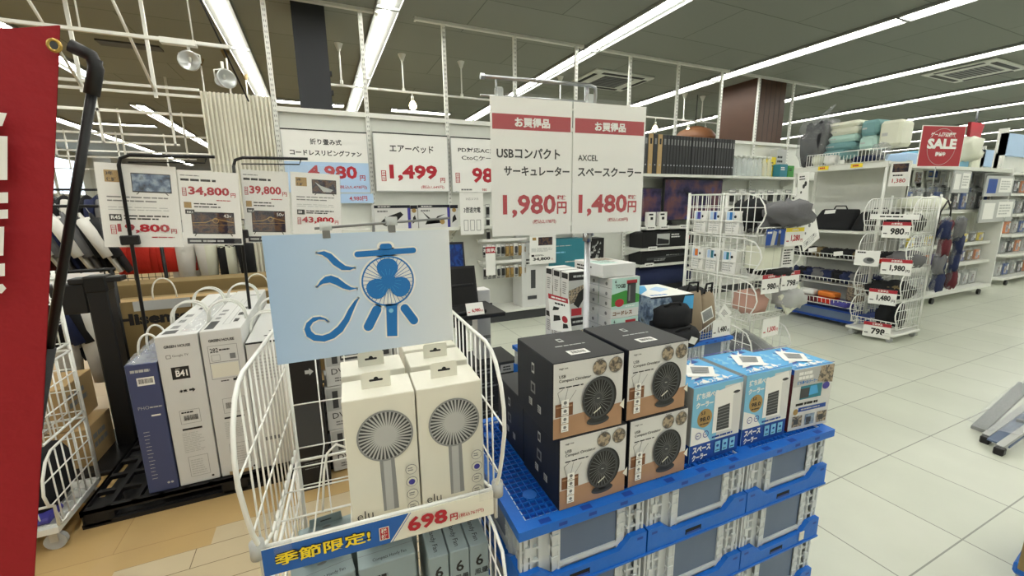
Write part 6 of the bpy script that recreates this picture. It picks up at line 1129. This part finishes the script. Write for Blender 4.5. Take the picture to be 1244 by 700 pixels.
for k, (x, z) in enumerate(((.3, .86), (.6, .84), (.9, .86))): a = MB(); a.prism((0, 0, 0), (0, -1, .2), (.2, .2, 1), [(0, 0), (.1, 0), (.1, .05), (0, .05)], .002, 'paper'); tag(a.build('white_tag', loc=gl(x, .0, z)), 'small white tag on the upper wire tray of the gondola, %s' % ('left', 'middle', 'right')[k], 'tag')
t = thing('price_card', 'blue and white price card on the lowest wire tray of the gondola', 'price card', gl(.0, -.17, .17), R(-90)); a = MB(); a.box((0, 0, 0), (.3, .002, .15), 'signblue'); f = Face(a, (0, 0, 0)); f.text('1,500円', .05, .02, .06, 'inkblue', .03, w=.22); f.bars(.03, .1, .25, .13, 1, 'inkblue', 2); a.build('card', t)
for x, lb in ((.30, 'left'), (.66, 'right')): t = thing('shelf_label', 'yellow price label on the top shelf edge of the gondola, %s one' % lb, 'label', gl(x, -.012, 1.885), R(-90)); a = MB(); a.box((0, 0, 0), (.12, .002, .045), 'yellow'); f = Face(a, (0, 0, 0)); f.bars(.02, .01, .1, .035, 1, 'price', 3, .8); a.build('card', t)
t = thing('poster_strip', 'white leaflet with black pictures clipped to the left upright of the gondola', 'leaflet', gl(.02, -.06, 1.27), R(-90)); a = MB(); a.prism((0, 0, 0), (1, 0, 0), (.12, 0, 1), [(0, 0), (.17, 0), (.17, .42), (0, .42)], .002, 'paper'); f = Face(a, (0, 0, 0), (1, 0, 0), Vector((.12, 0, 1)) - Vector((1, 0, 0)) * .12)
for k in range(12): xx, yy = rnd.uniform(.04, .15), rnd.uniform(.02, .36); f.disc(xx, yy, rnd.uniform(.012, .024), 'ink', n=7)
a.build('sheet', t)
# goods on top of the gondola
blob_thing('wrapped_suitcase', 'dark backpack in shiny clear wrap standing on top of the gondola', 'bagged goods', gl(.15, .2, 2.22), (.16, .17, .27), 'fabric_black', .15, .6, 4); ws = bpy.data.objects['wrapped_suitcase']; a = MB(); a.blob((0, 0, 0), .19, .2, .30, 'bagclear', 18, 9, .15, .6, 5); a.tube([(0, .1, .2), (0, -.05, .38), (.0, -.14, .46)], [.06, .03, .01], 'bagclear', 8); a.build('clear_wrapper', ws)
for (x, y, z, s_, m, lb) in ((.36, .25, 2.02, (.34, .3, .1), 'tealp', 'dark teal folded pack at the bottom of the pile on the gondola'), (.4, .27, 2.122, (.36, .3, .09), 'tealp', 'teal folded pack, second in the pile on the gondola'), (.42, .27, 2.214, (.38, .3, .08), 'mint', 'mint folded pack, third in the pile on the gondola'), (.43, .27, 2.296, (.38, .3, .08), 'offwhite', 'cream folded pack, fourth in the pile on the gondola'), (.44, .27, 2.378, (.36, .28, .07), 'offwhite', 'cream folded pack topping the pile on the gondola'), (.72, .28, 2.25, (.18, .28, .17), 'tealp', 'teal folded pack right of the cream pile'), (.72, .28, 2.1, (.18, .28, .145), 'mint', 'mint folded pack below the teal one, right of the pile'), (.92, .28, 2.1, (.2, .3, .28), 'offwhite', 'cream pack at the right end of the gondola top')):
    a = MB(); a.bevbox((-s_[0] / 2, -s_[1] / 2, 0), (s_[0] / 2, s_[1] / 2, s_[2]), m, .03); f = Face(a, (-s_[0] / 2, -s_[1] / 2, 0)); f.bars(s_[0] * .15, s_[2] * .35, s_[0] * .5, s_[2] * .6, 1, 'lgink', 3); tag(a.build('folded_pack', loc=gl(x, y, z), rz=R(-90) + rnd.uniform(-.08, .08)), lb, 'pack', 'folded packs on the gondola')
for (x0_, x1_, lb) in ((.16, .52, 'white wire basket on the gondola top, left one'), (.54, .98, 'white wire basket on the gondola top, right one')):
    t = thing('wire_bin', lb, 'basket', gl(x0_, -.02, 1.935), R(-90), 'wire baskets on the gondola'); a = MB(); w_ = x1_ - x0_; h_ = .14
    for k in range(13): x = w_ * k / 12; a.rod((x, 0, 0), (x, 0, h_ if x0_ < .3 or k > 4 else h_ * .7), .003, 'wire', 5)
    a.tube([(0, 0, h_), (w_, 0, h_), (w_, .14, h_ + .02), (0, .14, h_ + .02)], .004, 'wire', 6, True); a.tube([(0, 0, .004), (w_, 0, .004), (w_, .14, .004), (0, .14, .004)], .004, 'wire', 6, True); a.build('wire_frame', t)
for (x, s_, m, lb) in ((.25, (.12, .08, .11), 'offwhite', 'cream printed pouch in the left gondola basket'), (.4, (.16, .08, .1), 'paper', 'white printed pouch in the left gondola basket'), (.78, (.3, .1, .06), 'fabric_navy', 'navy folded bag in the right gondola basket'), (.9, (.16, .1, .17), 'bagclear', 'clear bag of grey goods in the right gondola basket')): blob_thing('basket_pouch', lb, 'pouch', gl(x, .06, 1.95 + s_[2] * .55), (s_[1] * .5, s_[0] * .5, s_[2] * .55), m, .12, .6, 5, 'pouches in the gondola baskets')
# SALE sign
t = thing('sale_sign', 'red square sale sign with white lettering above the gondola', 'sign', (5.62, 2.34, 1.84), -.25); a = MB(); S = .48; sw = .62; a.box((0, 0, 0), (sw, .006, S - .02), 'paper'); f = Face(a, (0, -.0002, 0)); f.rect(.008, .008, sw - .008, S - .028, 'red'); f.up(); f.ring(sw / 2, S * .47, .2, .204, 'lgink', 40); f.up(); f.text('SALE', sw * .5, S * .42, .115, 'paper', .05, w=.42, center=True); f.text('ゲーム周辺機器', sw * .5, S * .7, .05, 'paper', .03, w=.36, center=True); f.text('開催中', sw * .5, S * .25, .05, 'paper', .04, center=True); a.build('panel', t); t.scale = (.88, 1, .88); a = MB(); a.rod((sw * .5, .02, -.3), (sw * .5, .02, .2), .006, 'steel'); a.build('pole', t)
# ---- front basket stand
RS = thing('basket_stand', 'white wire basket stand with four red-headed price cards before the bags gondola', 'basket stand', (5.53, 2.66, 0), R(-90))
side_tiers(RS, .42, .45, [.14, .45, .82, 1.17], [.33, .37, .35, .38], nx=9, ny=9, lip=.07)
for x in (0, .42): a = MB(); a.rod((x, .45, .05), (x, .45, 1.56), .011, 'wire', 8); a.build('upright', RS)
a = MB(); a.bevbox((-.02, -.08, .07), (.44, .47, .095), 'white', .006); a.build('base_frame', RS)
for x in (.03, .39):
    for y in (-.04, .43): caster(RS, x, y, .028)
def rs(x, y, z): return (5.53 + y, 2.66 - x, z)
for x, z, txt, w_, lb in ((.2, 1.12, '980', .22, 'red-headed 980 price card, topmost on the basket stand before the gondola'), (.24, .735, '1,980', .24, 'red-headed 1,980 price card, second from top on the basket stand'), (.17, .40, '1,480', .23, 'red-headed 1,480 price card, third from top on the basket stand'), (.18, .02, '798', .23, 'red-headed 798 price card, lowest one at the foot of the basket stand')):
    p = rs(x, -.1 if z > .1 else -.13, z + (0 if z > .1 else .015)); tagcard(p[0], p[1], p[2], w_, .165, lb, txt, R(-72), ph=.65)
p = rs(-.02, -.09, .8); t = thing('picture_card', 'white card with a grey product photo left of the 1,980 card', 'card', p, R(-80)); a = MB(); a.box((0, 0, 0), (.22, .002, .17), 'paper'); f = Face(a, (0, 0, 0)); f.disc(.13, .06, .05, 'gink', .035); f.up(); f.disc(.14, .07, .03, 'dgrey', .02); f.bars(.02, .13, .12, .16, 1, 'ink', 3); a.build('card', t)
p = rs(.08, -.1, 1.31); t = thing('header_strip', 'white printed strip across the top tier of the basket stand', 'label', p, R(-85)); a = MB(); a.box((0, 0, 0), (.4, .004, .055), 'paper'); f = Face(a, (0, 0, 0)); f.bars(.08, .02, .3, .04, 1, 'ink', 5, .7); a.build('card', t)
for (x, y, z, s_, m, lb) in ((.2, .1, .86, (.1, .14, .03), 'redcloth', 'red pouch in the second tier of the basket stand'), (.32, .2, .88, (.13, .18, .09), 'greycloth', 'grey pouch in the second tier of the basket stand'), (.2, .25, .89, (.12, .18, .06), 'fabric_black', 'black pouch behind the red one in the basket stand'), (.22, .2, .53, (.19, .2, .1), 'fabric_black', 'dark mixed pouch in the third tier of the basket stand'), (.3, .12, .55, (.07, .1, .05), 'khaki', 'brown pouch in the third tier of the basket stand'), (.24, .15, .25, (.07, .1, .15), 'fabric_black', 'black slim bag upright in the bottom tier of the basket stand'), (.32, .2, .25, (.06, .1, .14), 'fabric_black', 'second black slim bag in the bottom tier of the basket stand'), (.3, .25, 1.27, (.1, .1, .09), 'fabric_black', 'black hanging goods in the top tier of the basket stand')): blob_thing('pouch', lb, 'pouch', rs(x, y, z), (s_[1], s_[0], s_[2]), m, .15, .7, 4, 'pouches in the basket stand')
p = (6.25, 2.62, 1.5)
t = thing('hanging_price_card', 'small price card with picture hanging on the front right upright of the gondola', 'price card', (5.80, 2.64, 1.66), R(-60)); a = MB(); a.box((0, 0, 0), (.17, .003, .26), 'paper'); f = Face(a, (0, 0, 0)); f.rect(.02, .15, .15, .24, 'photo'); f.text('1,380', .03, .03, .05, 'price', .02, w=.11); f.bars(.03, .1, .14, .13, 1, 'ink', 3); a.build('card', t)
# ---- long gondola running right along the aisle
LG_ = thing('long_gondola', 'long white gondola with clear-packed goods beyond the basket stand', 'shelving', (6.3, 2.95, 0)); L = 3.55
a = MB(); a.box((0, .3, .1), (L, .34, 1.95), 'shelf'); a.build('back_panel', LG_)
for x in (0, 1.2, 2.4, L - .05): a = MB(); a.box((x, .26, .08), (x + .05, .36, 1.98), 'white'); a.build('upright', LG_)
for z, d in ((1.95, -.02), (.16, -.05), (.55, .02), (.85, .05), (1.35, .1)): a = MB(); a.box((0, d, z - .03), (L, .3, z), 'white'); a.box((0, d - .01, z - .04), (L, d, z + .008), 'shelf'); a.build('shelf', LG_)
a = MB(); a.box((L + .02, -.05, .1), (L + .05, .36, 1.98), 'white'); a.build('end_panel', LG_)
for x in (.3, 1.8, 3.3): a = MB(); a.cyl((x, .0, .045), .045, .03, 'black', 16, 'y'); a.build('caster', LG_)
def clearpack(w, h, body, lb, grp):
    t = thing('clear_pack', lb, 'packaged goods', (0, 0, 0), 0, grp); a = MB(); a.bevbox((-w / 2, -.03, 0), (w / 2, .03, h), 'bagclear', .008); a.build('shell', t); a = MB(); a.bevbox((-w * .42, -.022, h * .04), (w * .42, .022, h * .82), body, .01); f = Face(a, (-w * .42, -.022, h * .04)); f.rect(w * .08, h * .1, w * .5, h * .6, 'mixprint'); f.up(); f.rect(w * .55, h * .3, w * .8, h * .7, 'paper'); a.build('content', t); return t
for zi, (z, h_, bodies) in enumerate(((.165, .24, ('tvbox', 'lgink')), (.555, .2, ('orange', 'purple', 'khaki')), (.855, .16, ('yellow', 'greycloth')), (1.355, .32, ('deepblue', 'grey', 'fabric_black')), (1.0, .2, ('greycloth', 'fabric_black')))):
    pro = {}
    for k in range(13):
        m = bodies[k % len(bodies)]; x = 6.45 + k * .265; lb = 'clear pack with %s content on the long gondola, %s shelf' % ({'tvbox': 'white', 'lgink': 'pale grey', 'orange': 'orange', 'purple': 'violet', 'khaki': 'brown', 'yellow': 'yellow', 'greycloth': 'grey', 'deepblue': 'blue', 'grey': 'light grey', 'fabric_black': 'black'}[m], ('bottom', 'second', 'third', 'top', 'middle')[zi]); g_ = 'clear packs on the long gondola, %s %s' % (zi, m)
        if zi == 4: z = .86
        if zi == 4: continue
        if m not in pro: pro[m] = clearpack(.2, h_, m, lb, g_); pro[m].location = (x, 3.06, z)
        else: dup(pro[m], (x, 3.06, z), 0, lb, g_)
# hanging packs in front (near end) and hooks
for k in range(16):
    r, c = divmod(k, 4); m = ('fabric_navy', 'maroon', 'greycloth', 'fabric_navy')[(c + r) % 4]
    t = thing('hanging_pouch', '%s item in clear wrap hanging on the end of the long gondola, row %s' % ({'fabric_navy': 'navy', 'maroon': 'maroon', 'greycloth': 'grey'}[m], ('one', 'two', 'three', 'four')[r]), 'packaged goods', (6.0 + c * .16 + (r % 2) * .04, 2.17 + (c % 2) * .05, 1.2 - r * .19), .1 * (c - 1), 'hanging items at the long gondola'); a = MB(); a.blob((0, 0, 0), .062, .04, .1, m, 12, 7, .28, .6, k); a.build('content', t); a = MB(); a.bevbox((-.064, -.012, -.1), (.064, .03, .13), 'bagclear', .008); a.build('wrap', t)
a = MB(); a.tube([(6.05, 2.26, 1.0), (6.08, 2.26, 1.38), (6.2, 2.26, 1.5), (6.3, 2.26, 1.4), (6.32, 2.26, 1.2)], .008, 'blackm', 8); [a.rod((6.06, 2.27, z), (6.65, 2.27, z), .004, 'wire') for z in (1.36, 1.16, .96, .76)]; a.rod((6.06, 2.27, 0), (6.06, 2.27, 1.4), .012, 'wire', 8); tag(a.build('hook_rack'), 'wire hook rack with wrapped pouches between basket stand and long gondola', 'rack')
for r in range(3):
    for k in range(9):
        q = (r * 9 + k) % 3; w_ = (.22, .3, .18)[q]; h_ = (.3, .2, .34)[q]; x = 6.6 + k * .36 + r * .07; z = 1.88 - r * .24 - h_ + .12
        if z < 1.36: z = 1.36
        t = thing('hanging_pack', '%s pack hanging on the back panel of the long gondola' % ('tall white', 'wide blue and white', 'narrow grey')[q], 'packaged goods', (x, 3.2, z), 0, 'packs on the gondola back panel, ' + 'abc'[q]); a = MB(); a.box((0, 0, 0), (w_, .02, h_), ('paper', 'tvbox', 'lgink')[q]); f = Face(a, (0, 0, 0)); f.rect(.02, h_ * .15, w_ - .02, h_ * .65, ('mixprint', 'deepblue', 'grey')[q]); f.up(); f.bars(.03, h_ * .72, w_ * .8, h_ * .92, 2, 'ink', k); f.rect(.04, h_ * .25, w_ * .4, h_ * .5, 'photoc'); a.build('card', t)
blob_thing('clear_bag_heap', 'white goods in a clear bag on top of the basket stand rack', 'bagged goods', (6.38, 2.55, 1.46), (.28, .2, .09), 'offwhite', .12, .8, 7)
for (x, z, w_, h_, lb) in ((9.0, 1.55, .95, .3, 'clear-fronted blue and white pack display on the long gondola'), (9.0, 1.16, 1.15, .34, 'blank pale panel pack display on the long gondola'), (8.0, 1.6, .5, .3, 'white printed card on the long gondola near the sale sign')):
    t = thing('poster_board', lb, 'poster board', (x, 2.9, z)); a = MB(); a.box((0, 0, 0), (w_, .02, h_), 'lgink'); f = Face(a, (0, 0, 0)); f.rect(w_ * .08, h_ * .15, w_ * .4, h_ * .85, 'deepblue' if z > 1.5 and x > 8.5 else 'paper'); f.rect(w_ * .5, h_ * .2, w_ * .95, h_ * .9, 'paper'); f.up(); f.bars(w_ * .54, h_ * .3, w_ * .9, h_ * .8, 4, 'lgink', 4); a.build('panel', t)
for k in range(6):
    w_ = .3; a = MB(); a.bevbox((-w_ / 2, -.12, 0), (w_ / 2, .12, (.16, .2, .22)[k % 3]), ('signblue', 'sky', 'offwhite')[k % 3], .02); tag(a.build('top_pack', loc=(7.15 + k * .36, 3.15, 1.955)), '%s pack on top of the long gondola behind the sale sign, %s' % (('pale blue', 'light blue', 'cream')[k % 3], ('first', 'second', 'third', 'fourth', 'fifth', 'sixth')[k]), 'pack', 'packs on top of the long gondola')
blob_thing('white_wrapped_bundle', 'white wrapped bundle at the right of the sale sign on the long gondola', 'bagged goods', (8.6, 3.1, 2.22), (.24, .2, .17), 'offwhite', .2, .7, 3)
a = MB(); a.prism((0, 0, 0), (1, 0, 0), (0, 0, 1), [(0, 0), (.5, 0), (.65, .4), (-.05, .4)], .06, 'red'); a.box((.25, .02, .38), (.3, .05, .72), 'dgrey'); tag(a.build('red_hanging_sign', loc=(14.2, 5.0, 2.9)), 'dark red hanging sign far behind the sale sign', 'sign')
# farther right gondolas
for gi, (x0_, y0_, L, lb) in enumerate(((10.85, 3.05, 2.6, 'white gondola with a pale blue header at the right edge of the photo'), (13.9, 4.3, 3.0, 'far white gondola behind the right-edge one'))):
    g_ = thing('far_gondola', lb, 'shelving', (x0_, y0_, 0), 0); a = MB(); a.box((0, .35, .1), (L, .4, 2.3), 'shelf'); a.build('back_panel', g_); a = MB(); a.box((0, .3, 2.25), (L, .38, 2.62), 'signblue'); a.build('header_board', g_)
    for z in (.14, .55, .9, 1.25, 1.6, 1.95): a = MB(); a.box((0, 0, z - .04), (L, .35, z), 'white'); a.build('shelf', g_)
    for x in (0, 1.2, 2.4): a = MB(); a.box((x, .3, .05), (x + .06, .42, 2.7), 'white'); a.build('upright', g_)
    for x in (.2, 2.2): a = MB(); a.cyl((x, .03, .045), .045, .03, 'black', 14, 'y'); a.build('caster', g_)
    if gi == 0:
        pro = {}
        for r, z in enumerate((.145, .555, .905, 1.255, 1.605)):
            for k in range(8):
                m = ('lgink', 'deepblue', 'grey', 'fabric_black', 'orange')[(r * 2 + k) % 5]; l2 = '%s goods pack on the right-edge gondola' % {'lgink': 'pale', 'deepblue': 'blue', 'grey': 'grey', 'fabric_black': 'black', 'orange': 'orange'}[m]
                if m not in pro: pro[m] = clearpack(.24, .26, m, l2, 'packs on the right-edge gondola, ' + l2.split()[0]); pro[m].location = (11.05 + k * .3, 3.2, z)
                else: dup(pro[m], (11.05 + k * .3, 3.2, z), 0)
# ---- things cut by the right edge
t = thing('folded_rack', 'grey folded rack in clear wrap with black feet on the tiles, right edge', 'rack', (3.6, .88, 0))
def slat(p, q, w_, th, mat, nm):
    p, q = Vector(p), Vector(q); d = (q - p).normalized(); s_ = d.cross(Vector((0, 0, 1))).normalized() * w_ / 2; n = Vector((0, 0, th)); a = MB()
    a.hexa([p - s_, q - s_, q + s_, p + s_, p - s_ + n, q - s_ + n, q + s_ + n, p + s_ + n], mat); a.build(nm, t)
slat((.22, .16, .01), (.75, .13, .23), .07, .02, 'grey', 'outer_bar'); slat((.1, .09, .02), (.8, .0, .28), .035, .03, 'lgink', 'rail'); slat((.0, .0, .02), (.8, -.1, .28), .035, .03, 'lgink', 'rail')
slat((.14, .075, .045), (.8, -.02, .29), .028, .006, 'gink', 'rubber_strip'); slat((.05, .02, .035), (.8, -.06, .285), .1, .01, 'cratepane', 'glass_shelf')
for q in ((.3, .03, .12), (.45, .01, .17)): slat(q, (q[0] + .02, q[1] - .1, q[2]), .025, .02, 'gink', 'cross_bar')
for q in ((.085, .085, 0), (-.015, -.005, 0)): a = MB(); a.bevbox((q[0] - .02, q[1] - .025, 0), (q[0] + .025, q[1] + .02, .045), 'black', .006); a.build('foot', t)
a = MB(); a.loft([[(x + .02 * y, y - .1 * x + .08, .05 + .33 * x + .02 * math.sin(x * 30 + y * 25)) for y in (-.1, -.04, .02, .08, .13)] for x in (.12, .25, .4, .55, .7, .85)], 'bagclear', False, True, False); a.build('clear_wrap', t)
t = thing('blue_dolly', 'blue plastic dolly with castors under the brown carton at the lower right corner', 'dolly', (2.36, .14, 0), .1); a = MB(); a.bevbox((0, 0, .075), (.45, .33, .125), 'blue', .01); a.build('deck', t)
for x, y in ((.04, .03), (.41, .03), (.04, .3), (.41, .3)): a = MB(); a.cyl((x, y + .012, .04), .04, .024, 'caster', 16, 'y'); a.box((x - .02, y - .02, .055), (x + .02, y + .02, .076), 'steel'); a.build('caster', t)
t = thing('brown_carton', 'brown carton standing on the blue dolly at the lower right corner', 'box', (2.315, .17, .126), .1); a = MB(); a.bevbox((0, 0, 0), (.4, .28, .26), 'kraftd', .004); f = Face(a, (0, .28, 0), (0, -1, 0)); f.bars(.04, .05, .2, .2, 4, 'ink', 3); a.build('carton', t)
